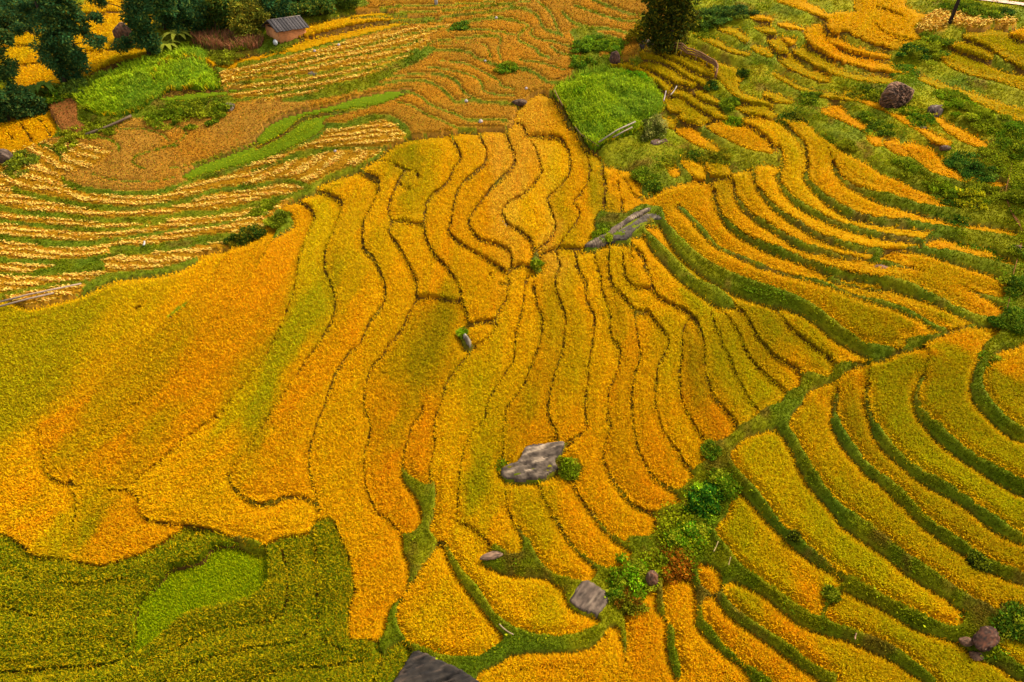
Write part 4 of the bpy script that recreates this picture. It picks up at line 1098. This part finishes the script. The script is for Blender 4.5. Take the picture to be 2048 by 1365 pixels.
pole([(-14,623),(60,604),(110,592)], .09, 'lower pale rail along the grassy ridge at the left edge', (176,150,124), .35)
pole([(1196,300),(1232,284),(1268,267)], .08, 'upper thin pale pole at the mouth of the bright green gully', (186,166,140), .6)
pole([(1224,292),(1246,281),(1262,273)], .08, 'lower thin pale pole at the mouth of the bright green gully', (180,156,130), .35)
pole([(1340,193),(1352,180)], .07, 'short pale stick between two olive plots', (206,184,160), .5)
pole([(1323,232),(1327,216)], .07, 'short leaning pale stick in the grey-green bush', (200,176,160), 1.6)
pole([(1108,190),(1115,205),(1124,224)], .06, 'thin brown pole along the right side of the summit', (150,110,70), .5)
pole([(1149,268),(1160,282),(1196,302)], .06, 'thin dark pole along the lower gully edge', (110,86,54), .5)
pole([(998,1252),(1026,1274)], .035, 'thin bare stick lying on the grassy path by the triangular plot', (190,160,120), .25)
pole([(1425,1110),(1434,1090)], .03, 'dry upright stalk in the gully grass', (190,160,100), .35)
pole([(1455,1136),(1459,1120)], .03, 'thinner dry stalk right of the gully', (180,150,90), .3)
pole([(1707,1284),(1709,1272)], .035, 'short pale stake between the lower right strips', (200,150,110), .4)
pole([(289,497),(291,490)], .09, 'short white stake on the grassy bank at the left', (226,214,200), .4)
# curved rail: bundled poles on short posts
pts = smooth([(1336,84),(1340,93),(1352,102),(1378,109),(1400,117),(1416,129),(1428,141),(1432,152),(1428,162)], False, 5)
root = empty('pole_fence', at(1390, 113)); bpy.context.view_layer.update()
tag(root, 'curved low fence of brown bundled poles around the olive strips', 'fence')
def under(root, parts, name, mat):
    V, F, C = merge(parts); V = V-np.array(root.location); return new_mesh(name, V, F, C, mat, root)
for dz, dv in ((.55, 0), (.75, -.6), (.4, .8)):
    under(root, [tube([at(u, v+dv, dz, False) for u, v in pts[::2]], .10, C=(158,108,70))], 'rail', M_WOOD)
for u, v in pts[::6]:
    p = at(u, v, 0, False); under(root, [tube([p-Vector((0,0,.6)), p+Vector((0,0,.9))], .06, C=(176,136,96))], 'post', M_WOOD)
p = at(1351, 107, 0, False); under(root, [tube([p-Vector((0,0,.4)), p+Vector((.1,0,1.7))], .07, C=(206,186,60))], 'tall_post', M_WOOD)
# utility pole
P = at(1898, 47); r = empty('utility_pole', P); tag(r, 'dark utility pole standing in the stubble at the top right', 'pole')
under(r, [tube([P-Vector((0,0,.5)), P+Vector((.25,0,4)), P+Vector((.6,0,9.2))], .24, 9, (66,54,48), .15)], 'shaft', M_WOOD)
V = np.array([[x, y, z] for x in (-1.1,1.1) for y in (-.06,.06) for z in (-.07,.07)])+np.array([.58,0,8.6]); bxF = np.array([[0,1,3,2],[4,6,7,5],[0,4,5,1],[2,3,7,6],[0,2,6,4],[1,5,7,3]])
new_mesh('crossarm', V, [bxF], np.tile(lin((96,76,60)), (8,1)), M_WOOD, r)
P = at(872, 10); r = tag(new_mesh('white_post', *[merge([tube([(P.x,P.y,P.z-.3),(P.x,P.y,P.z+2.2)], .24, 8, (226,214,206))])[i] for i in (0,1,2)], M_MUD), 'white post at the top edge above the harvested strips', 'post')
# ================================================================ road along the top right
def ribbon(pts, wpx, name, C, dz, kind=None, mat=M_SOIL):
    p = smooth(pts, False, 6); V = []
    for u, v in p:
        a = at(u, v-wpx/2, dz, False); b = at(u, v+wpx/2, dz, False); V += [a[:], b[:]]
    n = len(p); Q = [[2*i, 2*i+1, 2*i+3, 2*i+2] for i in range(n-1)]
    o = new_mesh(name, V, [np.array(Q)], np.tile(lin(C), (len(V),1)), mat, smooth_=True)
    if kind: o['kind'] = kind
    return o
ribbon([(1880,-16),(1936,-4),(1986,3),(2048,11),(2140,24)], 5.5, 'road', (216,176,146), .16, 'structure')
ribbon([(1910,-14),(1986,-4),(2048,4),(2140,16)], 2.5, 'road_cutting', (128,60,26), .45, 'structure')
for t, w_ in (('2023,330 2018,353 2010,386 2016,410 2026,432 2040,452 2043,481 2034,516 2025,553 2020,591 2012,620', 7),):
    ribbon([tuple(map(float, q.split(','))) for q in t.split()], w_, 'dirt_trail', (118,74,34), .07, 'structure')
# ================================================================ hut
def box_mesh(c0, ux, uy, sx, sy, z0, z1, C):
    V = [c0+ux*a*sx+uy*b*sy+np.array([0,0,z]) for z in (z0, z1) for a, b in ((0,0),(1,0),(1,1),(0,1))]
    return np.array(V), np.array([[0,3,2,1],[4,5,6,7],[0,1,5,4],[1,2,6,5],[2,3,7,6],[3,0,4,7]]), np.zeros((0,3),int), np.tile(lin(C)*1.0, (8,1))
A = at(560, 86); Bp = at(612, 66)
root = empty('mud_brick_hut', A); tag(root, 'small mud-brick hut with a grey plank gable roof beside the trees', 'hut')
ux = np.array([Bp.x-A.x, Bp.y-A.y, 0]); Ln = float(np.linalg.norm(ux)); ux /= Ln; uy = np.array([-ux[1], ux[0], 0]); Ln = min(Ln, 6.2)
A0 = np.array(A); zb = -.8; hw = 1.75; wd = 4.4; th = .22
P_ = []
P_.append(box_mesh(A0, ux, uy, Ln, th, zb, hw, (190,122,72)))                                  # long wall
P_.append(box_mesh(A0+uy*(wd-th), ux, uy, Ln, th, zb, hw+.35, (186,120,72)))
P_.append(box_mesh(A0+uy*th, ux, uy, th, wd-2*th, zb, hw, (200,134,82)))                       # gable end, open under the roof
P_.append(box_mesh(A0+ux*(Ln-th)+uy*th, ux, uy, th, wd-2*th, zb, hw+.2, (186,120,72)))
under(root, P_, 'walls', M_MUD)
rt = .07; ov = .45; hr = hw+1.05
def slope(a, b, name, C, k):
    parts = []; npl = 11
    for i in range(npl):
        s0 = -ov+(Ln+2*ov)*i/npl; s1 = -ov+(Ln+2*ov)*(i+.95)/npl; dz = .03*rng.rand()+(.05 if i % 4 == k else 0)
        cc = np.array(C)*.72*(.82+.36*rng.rand())
        V = [A0+ux*s+uy*q[0]+np.array([0,0,q[1]+dz+t]) for t in (0, rt) for s, q in ((s0,a),(s1,a),(s1,b),(s0,b))]
        parts.append((np.array(V), np.array([[0,3,2,1],[4,5,6,7],[0,1,5,4],[1,2,6,5],[2,3,7,6],[3,0,4,7]]), np.zeros((0,3),int), np.tile(lin(cc), (8,1))))
    under(root, parts, name, M_WOOD)
slope((-ov, hw-.12), (wd*.5, hr), 'roof', (92,84,80), 1); slope((wd*.5, hr), (wd+ov, hw-.12), 'roof', (86,80,76), 2)
under(root, [tube([A0-ux*ov+uy*wd*.5+np.array([0,0,hr+.06]), A0+ux*(Ln+ov)+uy*wd*.5+np.array([0,0,hr+.06])], .07, C=(150,134,118))], 'ridge_pole', M_WOOD)
for q in (.2, wd*.5, wd-.2):
    under(root, [tube([A0-ux*ov+uy*q+np.array([0,0,hw-.03 if q != wd*.5 else hr-.1]), A0+ux*(Ln+ov)+uy*q+np.array([0,0,hw-.03 if q != wd*.5 else hr-.1])], .06, C=(96,78,60))], 'rafter', M_WOOD)
V, F = ico(3); o = new_mesh('grey_sack', V*np.array([.32,.28,.4]), [F], np.tile(lin((170,172,168)), (len(V),1)), M_MUD, smooth_=True); P = at(553, 86); o.location = (P.x, P.y-.6, P.z+.3); tag(o, 'grey-white full sack standing at the front corner of the hut', 'sack')
# roof glimpsed at the left edge
P = at(2, 52); r = empty('shed', P); tag(r, 'low shed with a pale sheet roof at the far left edge', 'shed')
A1 = np.array(P)+np.array([-4,0,0]); X_, Y_ = np.array([1.,0,0]), np.array([0,1.,0])
under(r, [box_mesh(A1, X_, Y_, 4, 3, -.5, 1.2, (120,84,60))], 'walls', M_MUD); 
V = [A1+np.array(q) for q in ((-.4,-.4,1.15),(4.4,-.4,1.15),(4.4,3.4,2.1),(-.4,3.4,2.1),(-.4,-.4,1.25),(4.4,-.4,1.25),(4.4,3.4,2.2),(-.4,3.4,2.2))]
under(r, [(np.array(V), np.array([[0,3,2,1],[4,5,6,7],[0,1,5,4],[1,2,6,5],[2,3,7,6],[3,0,4,7]]), np.zeros((0,3),int), np.tile(lin((196,190,190)), (8,1)))], 'roof', M_MUD)
# ================================================================ trees and shrubs
def leafset(P, Lf, Wf, C, hang=.2, up=None):
    n = len(P); t = rng.randn(n, 3); t[:,2] = t[:,2]*.6-hang
    if up is not None: t = t*.5+up
    t /= np.linalg.norm(t, axis=1)[:,None]; s = np.cross(t, rng.randn(n, 3)); s /= np.linalg.norm(s, axis=1)[:,None]
    l = (Lf*(.6+.8*rng.rand(n)))[:,None]; w_ = (Wf*(.6+.8*rng.rand(n)))[:,None]
    nn = np.cross(t, s)
    V = np.stack([P, P+t*l*.5+s*w_*.5+nn*w_*.12, P+t*l, P+t*l*.5-s*w_*.5+nn*w_*.12], 1).reshape(-1, 3); b = np.arange(n)*4
    return V, np.stack([b, b+1, b+2, b+3], 1), np.zeros((0,3),int), np.repeat(C, 4, axis=0)
def clump_pts(c, r, n):
    d = rng.randn(n, 3); d /= np.linalg.norm(d, axis=1)[:,None]; rad = (.35+.65*rng.rand(n)**.45)[:,None]
    return np.array(c)+d*rad*np.array(r)
def fcol(C, n, s=.3, alt=None, pa=.3):
    yl = np.array([1.65,1.05,.6]); out = np.tile(lin(C)*.9*yl, (n,1)); 
    if alt is not None: m = rng.rand(n) < pa; out[m] = lin(alt)*.9*yl
    return np.clip(out*np.exp(s*rng.randn(n))[:,None], 0, .9)
def frame(u, v):
    P = np.array(at(u, v)); ppm = float(grid(PPM, u+PAD, v+PAD)); el = math.atan2(CAM_Z-P[2], math.hypot(P[0], P[1])); return P, ppm, math.cos(el)
def tree(u, v, clumps, label, C, alt, name='tree', cat='tree', leaf=(.42,.2), dens=1.0, trunkC=(90,72,54), r0=.22, hang=.3, depth=.8):
    """clumps: (dx, dy, rx, ry) in photo pixels from the foot of the tree, turned into metres at its distance"""
    P, ppm, ce = frame(u, v); root = empty(name, P); tag(root, label, cat)
    tr = []; lv = []; mx = max(c[1] for c in clumps)
    cen = []
    for dx, dy, rx, ry in clumps:
        dx = dx+dy*.26*(1 if u < 1024 else -.5); c = np.array([dx/ppm, (rng.rand()-.5)*2*depth*rx/ppm, dy/(ppm*ce)]); rr = np.array([rx/ppm, rx/ppm*.9, ry/(ppm*ce)]); cen.append((c, rr))
    H_ = mx/(ppm*ce); spine = [np.array([0,0,-.5]), np.array([.1,.05,H_*.3]), np.array([.0,.1,H_*.62]), np.array([.12,0,H_*.92])]
    tr.append(tube(spine, r0, 7, trunkC, r0*.3))
    for c, rr in cen:
        k = min(max(c[2]/H_*.75, .15), .85); a = np.array([.05, .05, H_*k]); mid = (a+c)/2+np.array([0,0,.2]); tr.append(tube([a, mid, c], r0*.35, 5, trunkC, r0*.08))
        vol = rr[0]*rr[2]; vol = max(vol, .5); n = int(420*vol*dens)+120; sub = max(5, int(vol*2.6)+5)
        per = n//sub+1
        for _ in range(sub):
            d = rng.randn(3); d /= np.linalg.norm(d); sc_ = c+d*rr*(.45+.45*rng.rand()); q = clump_pts(sc_, np.array([.46,.46,.42])*rr.mean()*(.7+.5*rng.rand()), per)
            b = math.exp(.18*rng.randn()); lv.append(leafset(q, leaf[0], leaf[1], fcol(C, per, .28, alt)*b, hang))
    V, F, Cc = merge(tr); new_mesh('trunk', V, F, Cc, M_WOOD, root)
    V, F, Cc = merge(lv); new_mesh('crown', V, F, Cc, M_LEAF, root); return root
DK, DK2 = (46,96,66), (80,116,60)
tree(132, 172, [(0,22,20,22),(12,34,20,22),(-6,50,24,26),(18,58,22,26),(0,80,28,28),(24,88,18,24),(-16,92,18,24),(0,114,28,28),(20,124,20,24),(-16,130,18,24),(4,146,28,28),(-14,164,20,24),(18,170,22,26),(0,192,26,30),(20,205,18,22),(-18,198,16,22),(-60,80,16,8),(62,66,16,9),(52,96,14,8),(-48,110,14,9)],
     'tallest dark green tree left of the grass mound', DK, DK2, dens=1.25, r0=.3)
tree(300, 116, [(0,20,18,18),(-4,45,24,22),(-14,62,22,20),(-2,76,30,24),(-26,120,26,20),(20,80,22,20),(-30,100,24,20),(10,105,34,22),(-44,122,22,16),(30,125,28,20),(-5,135,40,20),(-80,85,16,8),(-46,20,18,9)],
     'dark leaning tree above the banana plants', DK, DK2, dens=1.2, r0=.3)
tree(14, 232, [(0,20,26,22),(-16,45,24,22),(14,40,22,20),(-8,75,22,20),(-14,105,16,18),(8,125,14,14),(34,22,18,14)], 'dark green tree cut by the left edge', (44,90,56), DK2, dens=1.2)
tree(20, 46, [(0,8,30,12),(30,14,26,14),(-20,22,30,16),(14,34,38,16),(52,30,16,16)], 'dark bushy tree in the far top left corner', (44,94,68), (76,110,56))
tree(30, 42, [(2,4,22,8),(-14,6,12,7),(16,8,12,7)], 'round olive bush at the foot of the corner tree', (112,116,40), DK2, 'bush', 'bush')
tree(372, 72, [(0,14,30,18),(-18,34,26,18),(18,38,26,18),(0,60,34,18)], 'dark broad tree behind the dry maize', DK, DK2, dens=1.1)
tree(430, 58, [(0,14,30,18),(20,26,26,16),(-14,36,26,16),(8,54,34,16)], 'dark green tree behind the rock heap', (56,98,48), (106,124,40), dens=1.1)
tree(492, 66, [(0,12,26,14),(-6,28,28,16),(18,36,22,14),(-4,48,28,14)], 'olive green tree left of the hut', (84,108,40), (126,134,46))
tree(540, 40, [(0,10,26,12),(14,22,26,14),(-14,26,24,14),(6,42,30,14)], 'dark blue-green tree behind the hut roof', (44,96,66), (84,118,54))
tree(592, 30, [(0,8,26,12),(12,18,26,14),(-10,28,24,14)], 'green tree above the right end of the hut roof', (58,106,56), (110,132,56))
tree(640, 26, [(0,6,22,10),(-10,16,24,12),(12,20,22,12),(2,32,28,12)], 'bushy green tree right of the hut on the skyline', (58,106,52), (108,136,52))
tree(690, 12, [(0,4,18,9),(-10,12,18,10),(10,14,16,10)], 'bright green bush at the end of the hilltop tree line', (84,124,40), (50,90,44), 'bush', 'bush')
tree(1338, 92, [(-6,20,30,18),(18,30,24,20),(-26,34,24,18),(0,50,36,20),(-30,60,22,18),(26,64,24,20),(-6,80,40,20),(20,98,34,20),(-22,102,30,18)],
     'tall dark tree above the green gully at the top', (48,72,26), (92,100,24), dens=.9, r0=.35)
tree(1272, 82, [(0,8,18,11),(12,18,14,12)], 'light olive bush left of the tall dark tree', (122,128,18), (90,110,24), 'bush', 'bush')
tree(400, 30, [(0,4,30,12),(-20,16,28,14),(16,18,28,14),(0,32,34,14)], 'dark tree highest on the skyline behind the maize', DK, DK2, dens=1.1)
tree(462, 34, [(0,4,28,12),(18,16,26,14),(-14,18,24,14),(0,32,32,14)], 'bushy dark tree highest on the skyline left of the hut', (52,94,48), (98,118,46), dens=1.1)
tree(330, 60, [(0,14,26,18),(14,34,26,18),(-8,52,30,18),(10,68,30,16)], 'dark tree right of the leaning tree', DK, DK2, dens=1.2)
def shrub(u, v, rx, ry, C, alt, label, leaf=(.24,.14), name='shrub', cat='shrub', hang=0.0):
    P, ppm, ce = frame(u, v); R = rx/ppm; Hh = min(ry/(ppm*ce)*(.36 if (u > 1550 and v < 440) else .55), R*.8+.3); leaf = (max(.2, 3.6/ppm), max(.1, 2.2/ppm))
    lv = []; sub = int(10+R*8); per = int((70+150*R*Hh/sub*8)*(.24/leaf[0])**1.2)
    for i in range(sub):
        a = rng.rand()*6.28; rr = rng.rand()**.6; q = np.array([math.cos(a)*R*rr, math.sin(a)*R*rr*1.1, 0])
        h = Hh*(1-.75*rr**2)*(.45+.75*rng.rand()); q[2] = zat(P[0]+q[0], P[1]+q[1])-zat(P[0], P[1])+h*.35
        cr = (.28+.3*rng.rand())*min(1, R/.55); b = math.exp(.22*rng.randn()); pp = clump_pts(q, (cr*R**.4, cr*R**.4, max(.18, h*.62)), per)
        cc = C if rng.rand() < .7 else alt; lv.append(leafset(pp, leaf[0], leaf[1], fcol(cc, len(pp), .28, alt, .2)*b, hang, np.array([0,0,.35])))
    for i in range(6):
        a = rng.rand()*6.28; lv.append(tube([(0,0,-.3),(math.cos(a)*R*.3,math.sin(a)*R*.3,Hh*.5)], .035, 5, (86,70,40), .015))
    V, F, Cc = merge(lv); o = new_mesh(name, V, F, Cc, M_LEAF); o.location = P; return tag(o, label, cat)
GN, GL2 = (66,106,22), (112,142,30)
SH = [(490,474,30,36,(40,74,22),(100,112,26),'dark rounded bush on the ridge between the straw rows and the golden slope'),
(556,440,24,16,(70,98,18),GL2,'low green bush at the tip of the ridge notch'),(520,420,26,12,(84,116,14),GL2,'low green bush higher along the ridge'),
(1408,1010,36,40,(40,100,24),(110,160,30),'large leafy bush filling the gully by the blunt yellow strip'),(1440,975,26,30,(72,120,16),GL2,'smaller leafy bush up the gully'),(1385,1066,28,22,(70,132,20),(140,170,40),'bright green bush down the gully'),
(1352,1085,22,24,(92,150,20),(140,170,40),'yellowish green bush at the lower gully'),(1420,905,14,14,(70,120,24),GL2,'small leafy tuft at the gully bend'),
(1262,1158,36,26,(80,138,12),GL2,'low bright green bush by the two joined golden steps'),(1232,1195,14,16,(70,120,24),GL2,'green bush at the right side of the square slab'),
(1345,1128,34,24,(132,96,20),(104,110,20),'rusty brown dry bush in the gully'),(1262,1204,24,16,(116,92,20),(94,114,20),'small brown dry bush right of the square slab'),
(1075,530,10,30,(86,128,14),GL2,'narrow green tuft at the central junction'),(1208,470,22,18,(90,130,14),GL2,'green tuft left of the long pale ledge'),(1030,690,8,10,(70,110,20),GL2,'tiny green tuft on the furrow below the junction'),
(1008,925,12,24,(86,128,14),GL2,'green tuft left of the flat middle rock'),(1137,936,18,20,(90,130,14),GL2,'green tuft at the right tip of the flat middle rock'),(925,665,9,12,(104,160,20),GL2,'bright green tuft on the little rock shelf'),
(1306,260,30,64,(74,100,40),(126,148,90),'grey-green bush at the right side of the gully head'),(1290,350,26,26,(80,120,24),GL2,'green bush at the top of the ribbed plot'),(1306,372,18,20,(60,100,24),GL2,'dark green bush just above the connecting strip'),
(1330,322,24,22,(110,130,24),(80,110,26),'olive bush above the orange tufts'),(1385,303,40,18,(60,98,26),(110,124,26),'wide dark bush between orange strip and tufts'),(1435,305,28,16,(84,108,20),(120,130,26),'low olive bush below the large orange lobe'),
(1490,140,14,20,(34,70,24),(70,100,26),'small dark bush at the right of the olive diagonal'),(1425,168,12,14,(40,82,34),(80,110,30),'dark green tuft at the lower end of the pole fence'),(1470,232,18,14,(90,140,20),GL2,'bright green bush above the big orange lobe'),
(1462,205,16,20,(110,150,30),(70,110,26),'light green bush right of the forked plot'),(1600,224,44,36,(40,78,22),(96,116,26),'dark wide bush right of the stubby olive plot'),(1625,190,18,12,(60,98,24),GL2,'small green bush on the slope above the wide dark one'),
(1660,262,24,24,(76,110,20),GL2,'green bush left of the tufted orange strip'),(1700,284,15,10,(100,120,20),GL2,'olive bush under the tufted orange strip'),(1735,228,13,10,(70,110,22),GL2,'green bush left of the big boulder strip'),(1760,254,24,14,(60,98,24),GL2,'green bush below the orange boulder strip'),
(1716,178,34,18,(76,104,20),(120,130,26),'green shrub above left of the big boulder'),(1745,178,14,14,(50,84,22),GL2,'dark shrub touching the big boulder'),
(1822,214,30,26,(96,140,20),(150,170,50),'yellow-green bush at the foot of the big boulder'),(1846,232,22,20,(60,110,24),GL2,'dark green bush between boulder and rubble'),(1900,190,26,22,(84,124,20),GL2,'green bush above the rubble heap'),(1925,218,26,26,(90,140,20),GL2,'bright bush right of the rubble heap'),
(1975,240,34,24,(96,128,18),GL2,'wide bush right of the short orange strip'),(2020,262,30,26,(70,116,22),GL2,'green bush by the right edge above the kinked strip'),(1840,110,34,26,(44,96,34),GL2,'dark green bush in the ditch right of the long curved strip'),(1812,138,24,16,(60,108,30),GL2,'green bush at the tip of the long curved strip'),
(1868,80,30,16,(76,116,30),GL2,'green bush below the stubble at the pole'),(1945,330,36,28,(44,90,30),(80,120,40),'large dark bush above the kinked orange strip'),(1990,306,22,20,(110,140,30),GL2,'light bush near the top of the trail'),(1900,408,36,24,(40,86,24),(90,124,30),'dark leafy bush above the ragged golden tip'),
(1935,398,26,20,(140,160,24),(80,120,24),'yellow flowering bush beside the ragged golden tip'),(1880,370,20,10,(90,130,18),GL2,'green bush on the bank below the kinked strip'),(1820,330,24,13,(80,116,20),GL2,'wide low bush above the top golden field'),(1960,385,30,16,(96,124,20),GL2,'low bush left of the trail'),
(1960,488,46,16,(60,110,22),GL2,'long green bush above the strip reaching the trail'),(1990,520,18,10,(60,106,20),GL2,'small bush at the end of the strip reaching the trail'),(2030,650,34,40,(50,96,24),(90,130,30),'dark bush at the right edge where the gullies meet'),(2040,580,24,34,(60,100,24),GL2,'dark bush on the right of the trail'),
(2042,510,16,24,(66,104,26),GL2,'green bush at the right edge beside the pink boulder'),(1986,712,22,24,(84,136,24),GL2,'green bush at the end of the golden ridge'),(2040,400,30,40,(76,108,18),GL2,'olive bush right of the trail top'),(2032,300,26,26,(70,110,22),GL2,'green bush right of the trail start'),
(1990,1262,36,24,(70,126,26),(130,160,40),'leafy bush above the brown boulders'),(2030,1245,26,24,(60,104,24),GL2,'green bush at the lower right edge'),(1665,1190,10,14,(80,112,16),GL2,'small green tuft between two blunt strips'),(1588,1076,8,9,(40,60,16),GL2,'tiny dark tuft on the widest green bank'),
(1958,1120,12,10,(40,64,18),GL2,'tiny dark tuft on the second green bank'),(40,330,26,26,(84,116,40),GL2,'green bush around the grey boulder at the left edge'),(1012,138,18,18,(76,130,30),GL2,'bright bush in the harvested slope'),(922,56,14,18,(70,124,40),GL2,'bright bush at the end of the straw rows'),
(1180,92,34,22,(90,136,30),(60,108,34),'bright bush patch left of the orange wedge near the top'),(1222,96,30,22,(110,150,30),(70,120,30),'light green bush below the orange wedge near the top'),(1165,128,26,20,(70,120,30),GL2,'green bush upslope of the bright gully grass'),
(1180,180,26,22,(52,112,24),(96,150,20),'dark tuft inside the bright gully grass'),(1165,205,22,34,(60,120,24),(96,150,20),'upright dark tuft at the left of the gully grass'),(1260,170,30,26,(60,130,24),(96,150,20),'dense green tuft at the top of the gully grass'),
(1430,30,34,24,(60,106,50),(90,130,50),'blue-green bush right of the tall dark tree'),(1480,22,24,20,(50,92,50),(90,120,40),'blue-green bush at the top edge beside the short gold strip'),(1400,44,24,26,(60,100,30),(90,124,30),'green bush touching the tall dark tree'),
(1405,60,26,14,(84,116,28),GL2,'low bush above the long olive diagonal'),(1960,20,30,12,(76,116,30),GL2,'hedge bush right of the utility pole'),(2008,24,12,16,(34,80,40),(60,100,40),'dark conical bush under the road'),(1920,14,26,14,(70,112,26),GL2,'bush just right of the utility pole'),
(560,94,22,8,(84,110,30),GL2,'low weeds in front of the hut'),(452,110,34,10,(100,124,36),GL2,'low green weeds in front of the dry maize'),(400,224,40,22,(74,112,22),GL2,'dense green hedge below the thin rice strip'),(330,232,34,18,(80,120,20),GL2,'green hedge at the bottom of the grass mound'),
(440,222,22,16,(80,118,22),GL2,'green bush beside the square grey slab'),(210,252,30,12,(100,130,22),GL2,'low bush above the long weathered pole'),(150,180,26,22,(70,110,50),(100,140,50),'green bush between the tallest tree and the grass mound'),(190,158,24,18,(96,124,40),GL2,'olive bush above the grass mound'),
(115,190,24,14,(70,120,30),GL2,'light green bush above the bare soil'),(145,278,30,8,(110,130,26),GL2,'low weeds under the bare soil')]
for a in SH: shrub(*a[:7])
def banana(u, v, Rpx, C, label, n=11):
    P, ppm, ce = frame(u, v); R = Rpx/ppm; Q = []
    for k in range(n):
        a = 2*math.pi*k/n+rng.rand()*.5; L_ = R*(.8+.4*rng.rand()); pts_ = []
        for t in np.linspace(0, 1, 7): pts_.append(np.array([math.cos(a)*L_*t, math.sin(a)*L_*t, .7+L_*1.0*t-1.1*L_*t*t+.3]))
        s = np.array([-math.sin(a), math.cos(a), 0]); wv = [.02,.2,.3,.32,.28,.18,.02]; V = []
        for p_, w_ in zip(pts_, wv): V += [p_-s*w_*R*.45, p_+np.array([0,0,-.05]), p_+s*w_*R*.45]
        f = [[3*i+j, 3*i+j+1, 3*i+j+4, 3*i+j+3] for i in range(6) for j in (0,1)]
        Q.append((np.array(V), np.array(f), np.zeros((0,3),int), fcol(C, len(V), .08)))
    Q.append(tube([(0,0,-.3),(0,0,1.1)], .16, 7, (130,140,60), .1))
    V, F, Cc = merge(Q); o = new_mesh('banana_plant', V, F, Cc, M_LEAF); o.location = P; tag(o, label, 'plant')
banana(332, 98, 30, (126,160,60), 'pale green banana plant above the grass mound'); banana(358, 84, 28, (136,168,70), 'second pale banana plant beside the dark trees'); banana(305, 108, 20, (110,150,50), 'small banana plant at the foot of the leaning tree')
banana(70, 196, 26, (64,104,44), 'dark green banana plant left of the tallest tree'); banana(95, 188, 24, (74,118,46), 'broad-leaved banana plant above the bare soil'); banana(55, 212, 20, (60,98,40), 'low banana plant beside the small golden field')
